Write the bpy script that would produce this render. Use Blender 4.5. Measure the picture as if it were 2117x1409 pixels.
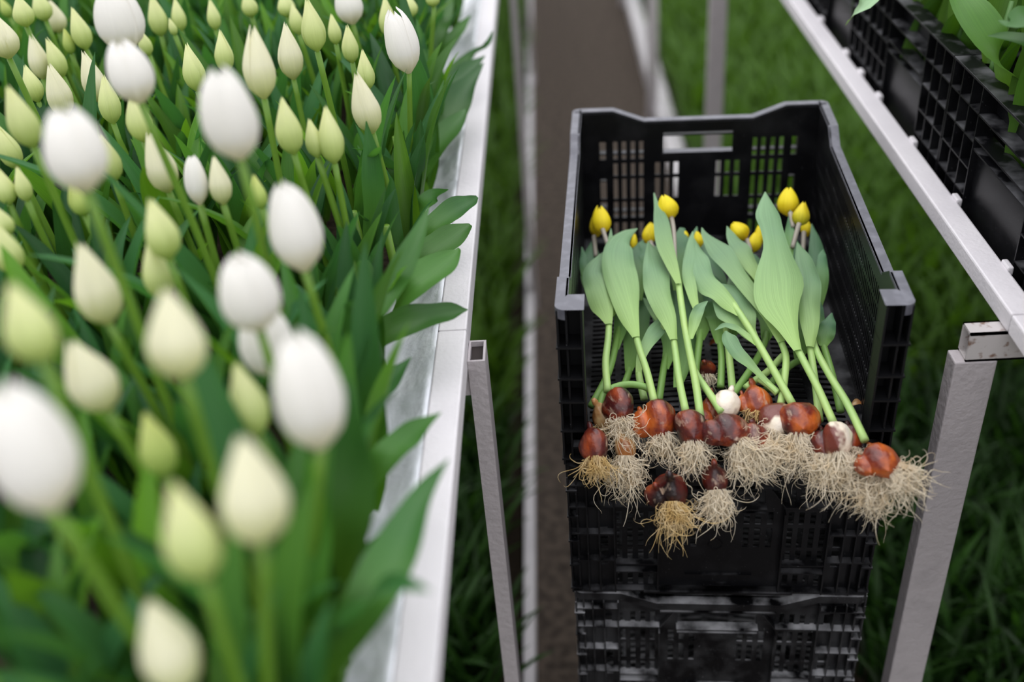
import bpy, math, random
from mathutils import Vector, Matrix
import numpy as np
for o in list(bpy.data.objects): bpy.data.objects.remove(o)
scene = bpy.context.scene
COL = scene.collection
# ------------------------------------------------------------------ camera
W, H, F = 2117.0, 1409.0, 2145.0
PX, PY = W / 2, H / 2
def _cam_axes():
    d = np.array([1330 - PX, 3850 - PY, F]); d /= np.linalg.norm(d)
    a = np.array([1094 - PX, -774 - PY, F]); a -= d * a.dot(d); a /= np.linalg.norm(a)
    r = np.cross(a, -d)
    if r[0] < 0: r = -r
    return np.array([r, a, -d])
MM = _cam_axes()
CAM = np.array([0.0, 0.0, 2.05])
cd = bpy.data.cameras.new('camera'); cam = bpy.data.objects.new('camera', cd); COL.objects.link(cam)
cd.sensor_width = 36.0; cd.lens = 36.0 * F / W; cd.clip_start = 0.02; cd.clip_end = 100
mw = Matrix.Identity(4)
for i in range(3):
    mw[i][0] = MM[i][0]; mw[i][1] = -MM[i][1]; mw[i][2] = -MM[i][2]; mw[i][3] = CAM[i]
cam.matrix_world = mw
cd.dof.use_dof = True; cd.dof.focus_distance = 1.31; cd.dof.aperture_fstop = 1.8
scene.camera = cam
# ------------------------------------------------------------------ light
wd = bpy.data.worlds.new('world'); scene.world = wd; wd.use_nodes = True
nt = wd.node_tree; nt.nodes.clear()
wo = nt.nodes.new('ShaderNodeOutputWorld'); bg = nt.nodes.new('ShaderNodeBackground')
tc = nt.nodes.new('ShaderNodeTexCoord'); sp = nt.nodes.new('ShaderNodeSeparateXYZ'); cr = nt.nodes.new('ShaderNodeValToRGB')
nt.links.new(tc.outputs['Generated'], sp.inputs[0]); nt.links.new(sp.outputs['Z'], cr.inputs[0])
cr.color_ramp.elements[0].position = 0.0; cr.color_ramp.elements[0].color = (0.22, 0.23, 0.22, 1)
cr.color_ramp.elements[1].position = 0.75; cr.color_ramp.elements[1].color = (1.0, 1.0, 1.06, 1)
e = cr.color_ramp.elements.new(0.25); e.color = (0.85, 0.87, 0.88, 1)
nt.links.new(cr.outputs[0], bg.inputs[0]); bg.inputs[1].default_value = 1.25
nt.links.new(bg.outputs[0], wo.inputs[0])
sl = bpy.data.lights.new('sun', 'SUN'); sun = bpy.data.objects.new('sun', sl); COL.objects.link(sun)
sl.energy = 0.55; sl.angle = math.radians(50); sl.color = (1.0, 0.98, 0.95)
sun.rotation_euler = (math.radians(-22), math.radians(-12), 0)
sun.location = (0, 0, 6)
scene.view_settings.view_transform = 'Standard'; scene.view_settings.look = 'None'
scene.view_settings.exposure = 0.50; scene.view_settings.gamma = 1.0
scene.view_settings.use_curve_mapping = False
scene.cycles.max_bounces = 8; scene.cycles.transmission_bounces = 4
# ------------------------------------------------------------------ projection helpers
def _ray(x, y): return MM @ np.array([x - PX, y - PY, F])
def atz(x, y, z):
    r = _ray(x, y); return Vector(CAM + r * (z - CAM[2]) / r[2])
def atd(x, y, d):
    r = _ray(x, y); return Vector(CAM + r * d / F)
def depth(P):
    return float(MM.T[2] @ (np.array(P) - CAM))
VIEW = Vector((MM[0][2], MM[1][2], MM[2][2]))
# ------------------------------------------------------------------ materials
def mat(name, col, rough=0.5, spec=0.5, noise=None, bump=None, trans=0.0, metal=0.0, coat=0.0):
    """noise: (scale, colour2, lo, hi[, detail]) ; bump: (scale, strength)"""
    m = bpy.data.materials.new(name); m.use_nodes = True
    n = m.node_tree; b = n.nodes['Principled BSDF']
    b.inputs['Base Color'].default_value = (*col, 1); b.inputs['Roughness'].default_value = rough
    b.inputs['Specular IOR Level'].default_value = spec; b.inputs['Metallic'].default_value = metal
    b.inputs['Coat Weight'].default_value = coat
    t = n.nodes.new('ShaderNodeTexCoord')
    colout = None
    if noise:
        ns = n.nodes.new('ShaderNodeTexNoise'); ns.inputs['Scale'].default_value = noise[0]
        ns.inputs['Detail'].default_value = noise[4] if len(noise) > 4 else 4
        if len(noise) > 5:
            mp = n.nodes.new('ShaderNodeMapping'); mp.inputs['Scale'].default_value = noise[5]
            n.links.new(t.outputs['Object'], mp.inputs[0]); n.links.new(mp.outputs[0], ns.inputs['Vector'])
        else: n.links.new(t.outputs['Object'], ns.inputs['Vector'])
        r = n.nodes.new('ShaderNodeValToRGB')
        r.color_ramp.elements[0].position = noise[2]; r.color_ramp.elements[0].color = (*col, 1)
        r.color_ramp.elements[1].position = noise[3]; r.color_ramp.elements[1].color = (*noise[1], 1)
        n.links.new(ns.outputs['Fac'], r.inputs[0]); n.links.new(r.outputs[0], b.inputs['Base Color'])
        colout = r.outputs[0]
    if bump:
        nb = n.nodes.new('ShaderNodeTexNoise'); nb.inputs['Scale'].default_value = bump[0]; nb.inputs['Detail'].default_value = 5
        n.links.new(t.outputs['Object'], nb.inputs['Vector'])
        bp = n.nodes.new('ShaderNodeBump'); bp.inputs['Strength'].default_value = bump[1]; bp.inputs['Distance'].default_value = 0.01
        n.links.new(nb.outputs['Fac'], bp.inputs['Height']); n.links.new(bp.outputs[0], b.inputs['Normal'])
    if trans:
        out = n.nodes['Material Output']; tr = n.nodes.new('ShaderNodeBsdfTranslucent'); mx = n.nodes.new('ShaderNodeMixShader')
        mx.inputs[0].default_value = trans
        if colout: n.links.new(colout, tr.inputs[0])
        else: tr.inputs[0].default_value = (*col, 1)
        n.links.new(b.outputs[0], mx.inputs[1]); n.links.new(tr.outputs[0], mx.inputs[2]); n.links.new(mx.outputs[0], out.inputs[0])
    return m
def leaf_mat(name, base, tip, rough=0.42, trans=0.3, veins=0.10, vs=55.0, per_object=0.0, alt=None):
    """blade colour runs along the leaf (UV y) with fine lengthwise veins (UV x)"""
    m = bpy.data.materials.new(name); m.use_nodes = True; n = m.node_tree; L = n.links
    b = n.nodes['Principled BSDF']; b.inputs['Roughness'].default_value = rough; b.inputs['Specular IOR Level'].default_value = 0.35
    uv = n.nodes.new('ShaderNodeUVMap'); s = n.nodes.new('ShaderNodeSeparateXYZ'); L.new(uv.outputs[0], s.inputs[0])
    r = n.nodes.new('ShaderNodeValToRGB'); r.color_ramp.elements[0].color = (*base, 1); r.color_ramp.elements[1].color = (*tip, 1)
    r.color_ramp.elements[0].position = 0.05; r.color_ramp.elements[1].position = 0.6
    L.new(s.outputs['Y'], r.inputs[0])
    mp = n.nodes.new('ShaderNodeMapping'); mp.inputs['Scale'].default_value = (vs, 2.0, 1); L.new(uv.outputs[0], mp.inputs[0])
    ns = n.nodes.new('ShaderNodeTexNoise'); ns.inputs['Scale'].default_value = 1.0; ns.inputs['Detail'].default_value = 3; L.new(mp.outputs[0], ns.inputs['Vector'])
    mr = n.nodes.new('ShaderNodeMapRange'); mr.inputs['From Min'].default_value = 0.3; mr.inputs['From Max'].default_value = 0.7
    mr.inputs['To Min'].default_value = 1 - veins * 1.5; mr.inputs['To Max'].default_value = 1 + veins; L.new(ns.outputs['Fac'], mr.inputs['Value'])
    val = mr.outputs[0]
    if per_object:
        oi = n.nodes.new('ShaderNodeObjectInfo'); m2 = n.nodes.new('ShaderNodeMapRange')
        m2.inputs['To Min'].default_value = 1 - per_object; m2.inputs['To Max'].default_value = 1 + per_object
        L.new(oi.outputs['Random'], m2.inputs['Value']); mu = n.nodes.new('ShaderNodeMath'); mu.operation = 'MULTIPLY'
        L.new(val, mu.inputs[0]); L.new(m2.outputs[0], mu.inputs[1]); val = mu.outputs[0]
    vm = n.nodes.new('ShaderNodeVectorMath'); vm.operation = 'SCALE'; L.new(r.outputs[0], vm.inputs[0]); L.new(val, vm.inputs['Scale'])
    if alt:   # some leaves of the crop are yellower
        oi2 = n.nodes.new('ShaderNodeObjectInfo'); m3 = n.nodes.new('ShaderNodeMath'); m3.operation = 'MULTIPLY'; m3.inputs[1].default_value = 7.31
        m4 = n.nodes.new('ShaderNodeMath'); m4.operation = 'FRACT'; m5 = n.nodes.new('ShaderNodeMapRange'); m5.inputs['From Min'].default_value = .45; m5.inputs['From Max'].default_value = 1.0
        L.new(oi2.outputs['Random'], m3.inputs[0]); L.new(m3.outputs[0], m4.inputs[0]); L.new(m4.outputs[0], m5.inputs['Value'])
        mc = n.nodes.new('ShaderNodeMixRGB'); mc.inputs[2].default_value = (*alt, 1); L.new(m5.outputs[0], mc.inputs[0]); L.new(r.outputs[0], mc.inputs[1]); L.new(mc.outputs[0], vm.inputs[0])
    L.new(vm.outputs[0], b.inputs['Base Color'])
    tr = n.nodes.new('ShaderNodeBsdfTranslucent'); mx = n.nodes.new('ShaderNodeMixShader'); mx.inputs[0].default_value = trans
    gm = n.nodes.new('ShaderNodeVectorMath'); gm.operation = 'MULTIPLY'; gm.inputs[1].default_value = (1.3, 1.25, 0.45)
    L.new(vm.outputs[0], gm.inputs[0]); L.new(gm.outputs[0], tr.inputs[0])
    L.new(b.outputs[0], mx.inputs[1]); L.new(tr.outputs[0], mx.inputs[2]); L.new(mx.outputs[0], n.nodes['Material Output'].inputs[0])
    return m
LM = {
 'bed': leaf_mat('leaf_bed', (0.09, 0.25, 0.03), (0.045, 0.155, 0.05), per_object=0.35, trans=0.38, alt=(0.115, 0.27, 0.025)),
 'edge': leaf_mat('leaf_edge', (0.10, 0.25, 0.04), (0.042, 0.14, 0.035), per_object=0.3, trans=0.3, alt=(0.07, 0.20, 0.03)),
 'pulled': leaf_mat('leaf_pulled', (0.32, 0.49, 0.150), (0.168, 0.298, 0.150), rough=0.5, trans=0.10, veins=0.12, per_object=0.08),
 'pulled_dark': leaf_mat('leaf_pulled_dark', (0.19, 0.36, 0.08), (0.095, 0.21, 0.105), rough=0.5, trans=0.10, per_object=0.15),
 'row': leaf_mat('leaf_row', (0.13, 0.26, 0.05), (0.06, 0.16, 0.02), trans=0.3, per_object=0.3),
 'floorbed_shaded': leaf_mat('leaf_floor_shaded', (0.010, 0.035, 0.007), (0.030, 0.088, 0.014), trans=0.3, per_object=0.45),  # near shoots: the shade under the benches is darkened into the leaf colour
}
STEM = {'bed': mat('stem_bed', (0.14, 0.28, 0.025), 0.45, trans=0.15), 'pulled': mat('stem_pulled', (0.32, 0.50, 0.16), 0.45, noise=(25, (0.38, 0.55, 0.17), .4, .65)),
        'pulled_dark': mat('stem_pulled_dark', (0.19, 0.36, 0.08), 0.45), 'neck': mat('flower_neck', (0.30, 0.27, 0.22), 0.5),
        'row': mat('stem_row', (0.12, 0.26, 0.07), .45)}
def petal_mat(name, base, tip, lo=0.0, hi=0.6, trans=0.35, seam=0.08):
    m = bpy.data.materials.new(name); m.use_nodes = True; n = m.node_tree; L = n.links
    b = n.nodes['Principled BSDF']; b.inputs['Roughness'].default_value = 0.5; b.inputs['Specular IOR Level'].default_value = 0.3
    uv = n.nodes.new('ShaderNodeUVMap'); s = n.nodes.new('ShaderNodeSeparateXYZ'); L.new(uv.outputs[0], s.inputs[0])
    r = n.nodes.new('ShaderNodeValToRGB'); r.color_ramp.elements[0].color = (*base, 1); r.color_ramp.elements[1].color = (*tip, 1)
    r.color_ramp.elements[0].position = lo; r.color_ramp.elements[1].position = hi; L.new(s.outputs['Y'], r.inputs[0])
    mp = n.nodes.new('ShaderNodeMapping'); mp.inputs['Scale'].default_value = (22, 1.5, 1); L.new(uv.outputs[0], mp.inputs[0])
    ns = n.nodes.new('ShaderNodeTexNoise'); ns.inputs['Scale'].default_value = 1.0; L.new(mp.outputs[0], ns.inputs['Vector'])
    mr = n.nodes.new('ShaderNodeMapRange'); mr.inputs['From Min'].default_value = 0.3; mr.inputs['From Max'].default_value = 0.7
    mr.inputs['To Min'].default_value = 1 - seam; mr.inputs['To Max'].default_value = 1.0; L.new(ns.outputs['Fac'], mr.inputs['Value'])
    vm = n.nodes.new('ShaderNodeVectorMath'); vm.operation = 'SCALE'; L.new(r.outputs[0], vm.inputs[0]); L.new(mr.outputs[0], vm.inputs['Scale'])
    L.new(vm.outputs[0], b.inputs['Base Color'])
    tr = n.nodes.new('ShaderNodeBsdfTranslucent'); mx = n.nodes.new('ShaderNodeMixShader'); mx.inputs[0].default_value = trans
    L.new(vm.outputs[0], tr.inputs[0]); L.new(b.outputs[0], mx.inputs[1]); L.new(tr.outputs[0], mx.inputs[2]); L.new(mx.outputs[0], n.nodes['Material Output'].inputs[0])
    return m
PM = {'W': petal_mat('petal_white', (0.88, 0.82, 0.58), (0.95, 0.93, 0.89), 0.0, 0.35, trans=0.42, seam=0.05),
      'C': petal_mat('petal_cream', (0.72, 0.76, 0.30), (0.93, 0.91, 0.70), 0.0, 0.5, trans=0.42),
      'B': petal_mat('petal_greenish', (0.58, 0.72, 0.18), (0.88, 0.90, 0.52), 0.05, 0.75, trans=0.42),
      'G': petal_mat('petal_green', (0.42, 0.62, 0.10), (0.74, 0.80, 0.30), 0.0, 0.8, trans=0.42),
      'Y': petal_mat('petal_yellow', (0.88, 0.64, 0.02), (0.92, 0.76, 0.02), 0.0, 0.5, 0.25, 0.15),
      'YG': petal_mat('petal_yellowgreen', (0.70, 0.66, 0.04), (0.92, 0.74, 0.03), 0.0, 0.8, 0.25, 0.25)}
def plastic(name, dust, lo, hi, base=(0.0045, 0.0045, 0.0055)):
    m = bpy.data.materials.new(name); m.use_nodes = True; n = m.node_tree; L = n.links
    b = n.nodes['Principled BSDF']; b.inputs['Specular IOR Level'].default_value = 0.22
    t = n.nodes.new('ShaderNodeTexCoord'); ns = n.nodes.new('ShaderNodeTexNoise'); ns.inputs['Scale'].default_value = 22; ns.inputs['Detail'].default_value = 8
    L.new(t.outputs['Object'], ns.inputs['Vector'])
    r = n.nodes.new('ShaderNodeValToRGB'); r.color_ramp.elements[0].position = lo; r.color_ramp.elements[1].position = hi
    r.color_ramp.elements[0].color = (0, 0, 0, 1); L.new(ns.outputs['Fac'], r.inputs[0])
    g = n.nodes.new('ShaderNodeNewGeometry'); s = n.nodes.new('ShaderNodeSeparateXYZ'); L.new(g.outputs['True Normal'], s.inputs[0])
    mr = n.nodes.new('ShaderNodeMapRange'); mr.inputs['From Min'].default_value = 0.6; mr.inputs['From Max'].default_value = 0.95; L.new(s.outputs['Z'], mr.inputs['Value'])
    mr.inputs['To Min'].default_value = 0.06
    mu = n.nodes.new('ShaderNodeMath'); mu.operation = 'MULTIPLY'; L.new(r.outputs[0], mu.inputs[0]); L.new(mr.outputs[0], mu.inputs[1])
    # fine specks of peat and dust
    n2 = n.nodes.new('ShaderNodeTexNoise'); n2.inputs['Scale'].default_value = 420; n2.inputs['Detail'].default_value = 2; L.new(t.outputs['Object'], n2.inputs['Vector'])
    r2 = n.nodes.new('ShaderNodeValToRGB'); r2.color_ramp.elements[0].position = 0.69; r2.color_ramp.elements[1].position = 0.76
    r2.color_ramp.elements[0].color = (0, 0, 0, 1); r2.color_ramp.elements[1].color = (.5, .5, .5, 1); L.new(n2.outputs['Fac'], r2.inputs[0])
    ad = n.nodes.new('ShaderNodeMath'); ad.operation = 'MAXIMUM'; L.new(mu.outputs[0], ad.inputs[0]); L.new(r2.outputs[0], ad.inputs[1])
    mc = n.nodes.new('ShaderNodeMixRGB'); mc.inputs[1].default_value = (*base, 1); mc.inputs[2].default_value = (*dust, 1)
    L.new(ad.outputs[0], mc.inputs[0]); L.new(mc.outputs[0], b.inputs['Base Color'])
    rr = n.nodes.new('ShaderNodeMapRange'); rr.inputs['To Min'].default_value = 0.32; rr.inputs['To Max'].default_value = 0.8; L.new(ad.outputs[0], rr.inputs['Value']); L.new(rr.outputs[0], b.inputs['Roughness'])
    return m
PL = plastic('black_plastic', (0.15, 0.15, 0.16), 0.45, 0.75)
PLP = mat('post_plastic', (0.005, 0.005, 0.006), 0.55, 0.25)
PLD = plastic('dusty_plastic', (0.50, 0.50, 0.52), 0.40, 0.62)
PLR = mat('rim_plastic_sheen', (0.085, 0.085, 0.105), 0.38, 0.7, noise=(60, (0.17, 0.17, 0.20), .45, .8, 6))  # bluish sky sheen painted into the rim colour
WHITE = mat('white_paint', (0.72, 0.69, 0.71), 0.45, 0.4, noise=(9, (0.66, 0.63, 0.655), .42, .7, 6), bump=(180, .12))
LEGP = mat('leg_paint', (0.46, 0.42, 0.43), 0.5, 0.35, noise=(30, (0.40, 0.365, 0.375), .5, .8, 5), bump=(120, .25))
RUST = mat('rusty_paint', (0.52, 0.485, 0.475), 0.6, 0.3, noise=(70, (0.20, 0.12, 0.085), .55, .66, 6))
HOLLOW_SHADE = mat('tube_inside_shade', (0.03, 0.022, 0.02), 0.9)  # near-black colour stands in for the shade inside open tubes
FOIL = mat('white_foil', (0.82, 0.83, 0.88), 0.14, 0.8, noise=(14, (0.74, 0.76, 0.82), .4, .7, 3), bump=(45, .35))
SOIL = mat('path_soil', (0.105, 0.083, 0.066), 0.95, 0.1, noise=(38, (0.040, 0.033, 0.027), .38, .66, 10), bump=(50, 1.0))
PEAT = mat('peat', (0.018, 0.014, 0.010), 0.95, 0.1, noise=(90, (0.04, 0.03, 0.02), .4, .6), bump=(90, 1.0))
def bulb_mat(name, c1, c2, c3, sc=45, p=(.36, .5, .66)):
    m = mat(name, c1, 0.30, 0.5, coat=0.05); n = m.node_tree; L = n.links; b = n.nodes['Principled BSDF']
    t = n.nodes.new('ShaderNodeTexCoord'); oi = n.nodes.new('ShaderNodeObjectInfo')
    mp = n.nodes.new('ShaderNodeMapping'); mp.inputs['Scale'].default_value = (1, 1, .45); L.new(t.outputs['Object'], mp.inputs[0])
    ns = n.nodes.new('ShaderNodeTexNoise'); ns.noise_dimensions = '4D'; ns.inputs['Scale'].default_value = sc; ns.inputs['Detail'].default_value = 3
    ml = n.nodes.new('ShaderNodeMath'); ml.operation = 'MULTIPLY'; ml.inputs[1].default_value = 50; L.new(oi.outputs['Random'], ml.inputs[0])
    L.new(ml.outputs[0], ns.inputs['W']); L.new(mp.outputs[0], ns.inputs['Vector'])
    r = n.nodes.new('ShaderNodeValToRGB'); el = r.color_ramp.elements
    el[0].position = p[0]; el[0].color = (*c1, 1); el[1].position = p[2]; el[1].color = (*c3, 1); k = el.new(p[1]); k.color = (*c2, 1)
    L.new(ns.outputs['Fac'], r.inputs[0])
    # papery pale streaks and grey bloom on the skin
    mp2 = n.nodes.new('ShaderNodeMapping'); mp2.inputs['Scale'].default_value = (1, 1, .22); L.new(t.outputs['Object'], mp2.inputs[0])
    n3 = n.nodes.new('ShaderNodeTexNoise'); n3.noise_dimensions = '4D'; n3.inputs['Scale'].default_value = 95; n3.inputs['Detail'].default_value = 5; L.new(mp2.outputs[0], n3.inputs['Vector']); L.new(ml.outputs[0], n3.inputs['W'])
    r3 = n.nodes.new('ShaderNodeValToRGB'); r3.color_ramp.elements[0].position = .60; r3.color_ramp.elements[1].position = .70; r3.color_ramp.elements[0].color = (0, 0, 0, 1); r3.color_ramp.elements[1].color = (.75, .75, .75, 1); L.new(n3.outputs['Fac'], r3.inputs[0])
    mx3 = n.nodes.new('ShaderNodeMixRGB'); mx3.inputs[2].default_value = (.50, .36, .26, 1); L.new(r3.outputs[0], mx3.inputs[0]); L.new(r.outputs[0], mx3.inputs[1]); L.new(mx3.outputs[0], b.inputs['Base Color'])
    rv = n.nodes.new('ShaderNodeTexNoise'); rv.inputs['Scale'].default_value = 110; L.new(t.outputs['Object'], rv.inputs['Vector'])
    bp = n.nodes.new('ShaderNodeBump'); bp.inputs['Strength'].default_value = .5; bp.inputs['Distance'].default_value = .003; L.new(rv.outputs['Fac'], bp.inputs['Height']); L.new(bp.outputs[0], b.inputs['Normal'])
    return m
BM_ = {'dark': bulb_mat('skin_dark', (0.016, 0.007, 0.008), (0.085, 0.012, 0.010), (0.30, 0.05, 0.012)),
       'red': bulb_mat('skin_red', (0.035, 0.008, 0.007), (0.17, 0.022, 0.010), (0.50, 0.11, 0.016), p=(.3, .45, .62)),
       'white': bulb_mat('skin_torn', (0.80, 0.72, 0.62), (0.80, 0.70, 0.55), (0.14, 0.03, 0.02), sc=30, p=(.40, .50, .56)),
       'amber': bulb_mat('skin_amber', (0.10, 0.02, 0.01), (0.36, 0.13, 0.03), (0.62, 0.42, 0.20), p=(.3, .45, .62))}
ROOT = {'pale': mat('root_pale', (0.97, 0.89, 0.73), 0.6, noise=(60, (0.90, 0.74, 0.48), .5, .75), trans=.45),
        'gold': mat('root_gold', (0.80, 0.58, 0.24), 0.6, noise=(60, (0.90, 0.76, 0.50), .4, .7), trans=.3)}
# ------------------------------------------------------------------ mesh helpers
def link(name, verts, faces, m, parent=None, uvs=None, smooth=False, mats=None, fm=None):
    me = bpy.data.meshes.new(name); me.from_pydata([tuple(v) for v in verts], [], faces)
    for k in (mats or [m]): me.materials.append(k)
    if fm: me.polygons.foreach_set('material_index', fm)
    if smooth: me.polygons.foreach_set('use_smooth', [True] * len(me.polygons))
    if uvs is not None:
        ul = me.uv_layers.new(name='UVMap'); li = np.zeros(len(me.loops), dtype=np.int32); me.loops.foreach_get('vertex_index', li)
        ul.data.foreach_set('uv', np.array(uvs, dtype=np.float32)[li].ravel())
    me.update(); o = bpy.data.objects.new(name, me); COL.objects.link(o)
    if parent: o.parent = parent
    return o
def mobj(name, me, parent=None):
    o = bpy.data.objects.new(name, me); COL.objects.link(o)
    if parent: o.parent = parent
    return o
def tag(o, label=None, cat=None, group=None, kind=None):
    if label: o['label'] = label
    if cat: o['category'] = cat
    if group: o['group'] = group
    if kind: o['kind'] = kind
    return o
def empty(name, loc=(0, 0, 0), rz=0.0):
    o = bpy.data.objects.new(name, None); o.empty_display_size = .02; COL.objects.link(o); o.location = loc; o.rotation_euler = (0, 0, rz); return o
class MB:
    def __init__(s): s.v = []; s.f = []; s.m = []
    def box(s, x0, x1, y0, y1, z0, z1, mi=0):
        b = len(s.v)
        s.v += [(x0, y0, z0), (x1, y0, z0), (x1, y1, z0), (x0, y1, z0), (x0, y0, z1), (x1, y0, z1), (x1, y1, z1), (x0, y1, z1)]
        s.f += [(b, b + 3, b + 2, b + 1), (b + 4, b + 5, b + 6, b + 7), (b, b + 1, b + 5, b + 4), (b + 1, b + 2, b + 6, b + 5), (b + 2, b + 3, b + 7, b + 6), (b + 3, b, b + 4, b + 7)]
        s.m += [mi] * 6; return s
    def build(s, name, m, parent=None, bevel=0.0, mats=None):
        o = link(name, s.v, s.f, m, parent, mats=mats, fm=s.m if mats else None)
        if bevel:
            md = o.modifiers.new('bevel', 'BEVEL'); md.width = bevel; md.segments = 2
        return o
def perf(mb, us, vs, solid, fn, t):
    """perforated sheet: cells of a (us x vs) grid, fn(u, v, w) -> point, thickness t along w"""
    idx = {}
    def V(i, j, k):
        key = (i, j, k)
        if key not in idx:
            idx[key] = len(mb.v); mb.v.append(tuple(fn(us[i], vs[j], k * t)))
        return idx[key]
    nu, nv = len(us) - 1, len(vs) - 1
    S = [[solid(i, j) for j in range(nv)] for i in range(nu)]
    def q(*a): mb.f.append(a); mb.m.append(0)
    for i in range(nu):
        for j in range(nv):
            if not S[i][j]: continue
            q(V(i, j, 0), V(i + 1, j, 0), V(i + 1, j + 1, 0), V(i, j + 1, 0))
            q(V(i, j, 1), V(i, j + 1, 1), V(i + 1, j + 1, 1), V(i + 1, j, 1))
            if i == 0 or not S[i - 1][j]: q(V(i, j, 0), V(i, j + 1, 0), V(i, j + 1, 1), V(i, j, 1))
            if i == nu - 1 or not S[i + 1][j]: q(V(i + 1, j, 0), V(i + 1, j, 1), V(i + 1, j + 1, 1), V(i + 1, j + 1, 0))
            if j == 0 or not S[i][j - 1]: q(V(i, j, 0), V(i, j, 1), V(i + 1, j, 1), V(i + 1, j, 0))
            if j == nv - 1 or not S[i][j + 1]: q(V(i, j + 1, 0), V(i + 1, j + 1, 0), V(i + 1, j + 1, 1), V(i, j + 1, 1))
def catmull(pts, n):
    """resample rows of numbers with a Catmull-Rom curve into n+1 rows"""
    P = [np.array(p, dtype=float) for p in pts]; P = [2 * P[0] - P[1]] + P + [2 * P[-1] - P[-2]]; K = len(P) - 3; out = []
    for i in range(n + 1):
        t = i / n * K; k = min(int(t), K - 1); t -= k; a, b, c, d = P[k:k + 4]
        out.append(0.5 * ((2 * b) + (c - a) * t + (2 * a - 5 * b + 4 * c - d) * t * t + (-a + 3 * b - 3 * c + d) * t ** 3))
    return out
def tube(pts, rad, seg=8, v=None, f=None, caps=True):
    v = [] if v is None else v; f = [] if f is None else f
    n = len(pts); b0 = len(v); prev = None
    for i, p in enumerate(pts):
        p = Vector(p); t = (Vector(pts[min(i + 1, n - 1)]) - Vector(pts[max(i - 1, 0)])).normalized()
        a = t.cross(Vector((0, 0, 1))) if prev is None else (prev - t * prev.dot(t))
        if a.length < 1e-4: a = t.cross(Vector((1, 0, 0)))
        a.normalize(); prev = a; b = t.cross(a); r = rad[i] if hasattr(rad, '__len__') else rad
        for k in range(seg):
            an = 2 * math.pi * k / seg; v.append(tuple(p + a * (r * math.cos(an)) + b * (r * math.sin(an))))
    for i in range(n - 1):
        for k in range(seg):
            k2 = (k + 1) % seg; f.append((b0 + i * seg + k, b0 + i * seg + k2, b0 + (i + 1) * seg + k2, b0 + (i + 1) * seg + k))
    if caps: f.append(tuple(b0 + k for k in reversed(range(seg)))); f.append(tuple(b0 + (n - 1) * seg + k for k in range(seg)))
    return v, f
def blade(rows, cols=6, cup=0.3, wave=0.0, seed=0, fold=0.0):
    """leaf blade: rows = (centre Vector, left half-width, right half-width, side Vector, normal Vector); two-sided, with thickness"""
    rnd = random.Random(seed); v = []; uv = []; f = []; n = len(rows); ph = rnd.uniform(0, 6)
    for i, (c, wl, wr, s, nn) in enumerate(rows):
        for j in range(cols + 1):
            u = -1 + 2 * j / cols; w = wl if u < 0 else wr
            z = cup * w * (u * u) + (wave * w * math.sin(ph + i * 0.75 + (2 if u < 0 else 0)) * abs(u) ** 2) - fold * w * (1 - abs(u))
            v.append(tuple(c + s * (u * w * (1 - 0.12 * abs(cup))) + nn * z)); uv.append(((u + 1) / 2, i / (n - 1)))
    for i in range(n - 1):
        for j in range(cols):
            a = i * (cols + 1) + j; f.append((a, a + 1, a + cols + 2, a + cols + 1))
    return v, f, uv
# ------------------------------------------------------------------ setting
g = MB().box(-6, 7, -2, 16, -0.05, 0.0).build('floor', SOIL); tag(g, 'brown bare soil path between the growing beds', 'ground', kind='structure')
# ------------------------------------------------------------------ growing benches
def tube_box(mb, x0, x1, y0, y1, z0, z1): mb.box(x0, x1, y0, y1, z0, z1)
BT = 1.365
bl = empty('growing_bench', (-0.14, 1.0, 0))
tag(bl, 'white painted metal bench with foil lined tray holding the white tulips', 'bench')
def loc(o, P): o.location = Vector(o.location) - Vector(P); return o
def child(mb, name, m, root, bevel=0.0, mats=None):
    o = mb.build(name, m, root, bevel, mats); o.location = -Vector(root.location); return o
child(MB().box(-0.153, -0.118, -0.5, 1.036, BT - 0.035, BT).box(-0.153, -0.118, 1.0375, 9.5, BT - 0.035, BT), 'edge_rail', WHITE, bl, 0.0025)
def foil():
    rnd = random.Random(4); v = []; f = []; ny = 700
    prof = [(-0.1525, 1.3655), (-0.156, 1.3648), (-0.160, 1.3625), (-0.164, 1.360), (-0.168, 1.357), (-0.172, 1.354), (-0.176, 1.351), (-0.180, 1.3485), (-0.184, 1.346), (-0.188, 1.344), (-0.192, 1.342), (-0.20, 1.3395), (-0.215, 1.338), (-0.26, 1.336), (-1.5, 1.336)]
    fold = [(rnd.uniform(-.4, 5), rnd.uniform(.012, .05), rnd.uniform(-.3, .3), rnd.uniform(.0008, .0028)) for q in range(260)]
    for i in range(ny + 1):
        y = -0.4 + 5.4 * i / ny; ff_ = [q for q in fold if abs(y - q[0]) < .12]
        for k, (x, z) in enumerate(prof):
            h = 0.0
            if 0 < k < 13:
                for y0, w, sl, am in ff_:
                    e_ = (y - y0 - sl * (x + .175) * 4) / w; h += am * math.exp(-e_ * e_ * 6) * (1 if (k + int(y0 * 100)) % 5 else .4)
            v.append((x + h * .3, y, z + h))
    m = len(prof)
    for i in range(ny):
        for k in range(m - 1): f.append((i * m + k, i * m + k + 1, (i + 1) * m + k + 1, (i + 1) * m + k))
    return v, f
fv, ff = foil(); o = link('foil_liner', fv, ff, FOIL, bl, smooth=True); o.location = -Vector(bl.location); o['label'] = 'wrinkled shiny white foil lining'
child(MB().box(-1.5, -0.155, -0.4, 9.4, 1.30, 1.333), 'tray', LEGP, bl)
child(MB().box(-1.49, -0.235, -0.38, 5.0, 1.337, 1.352), 'peat_bed', PEAT, bl)
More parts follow.
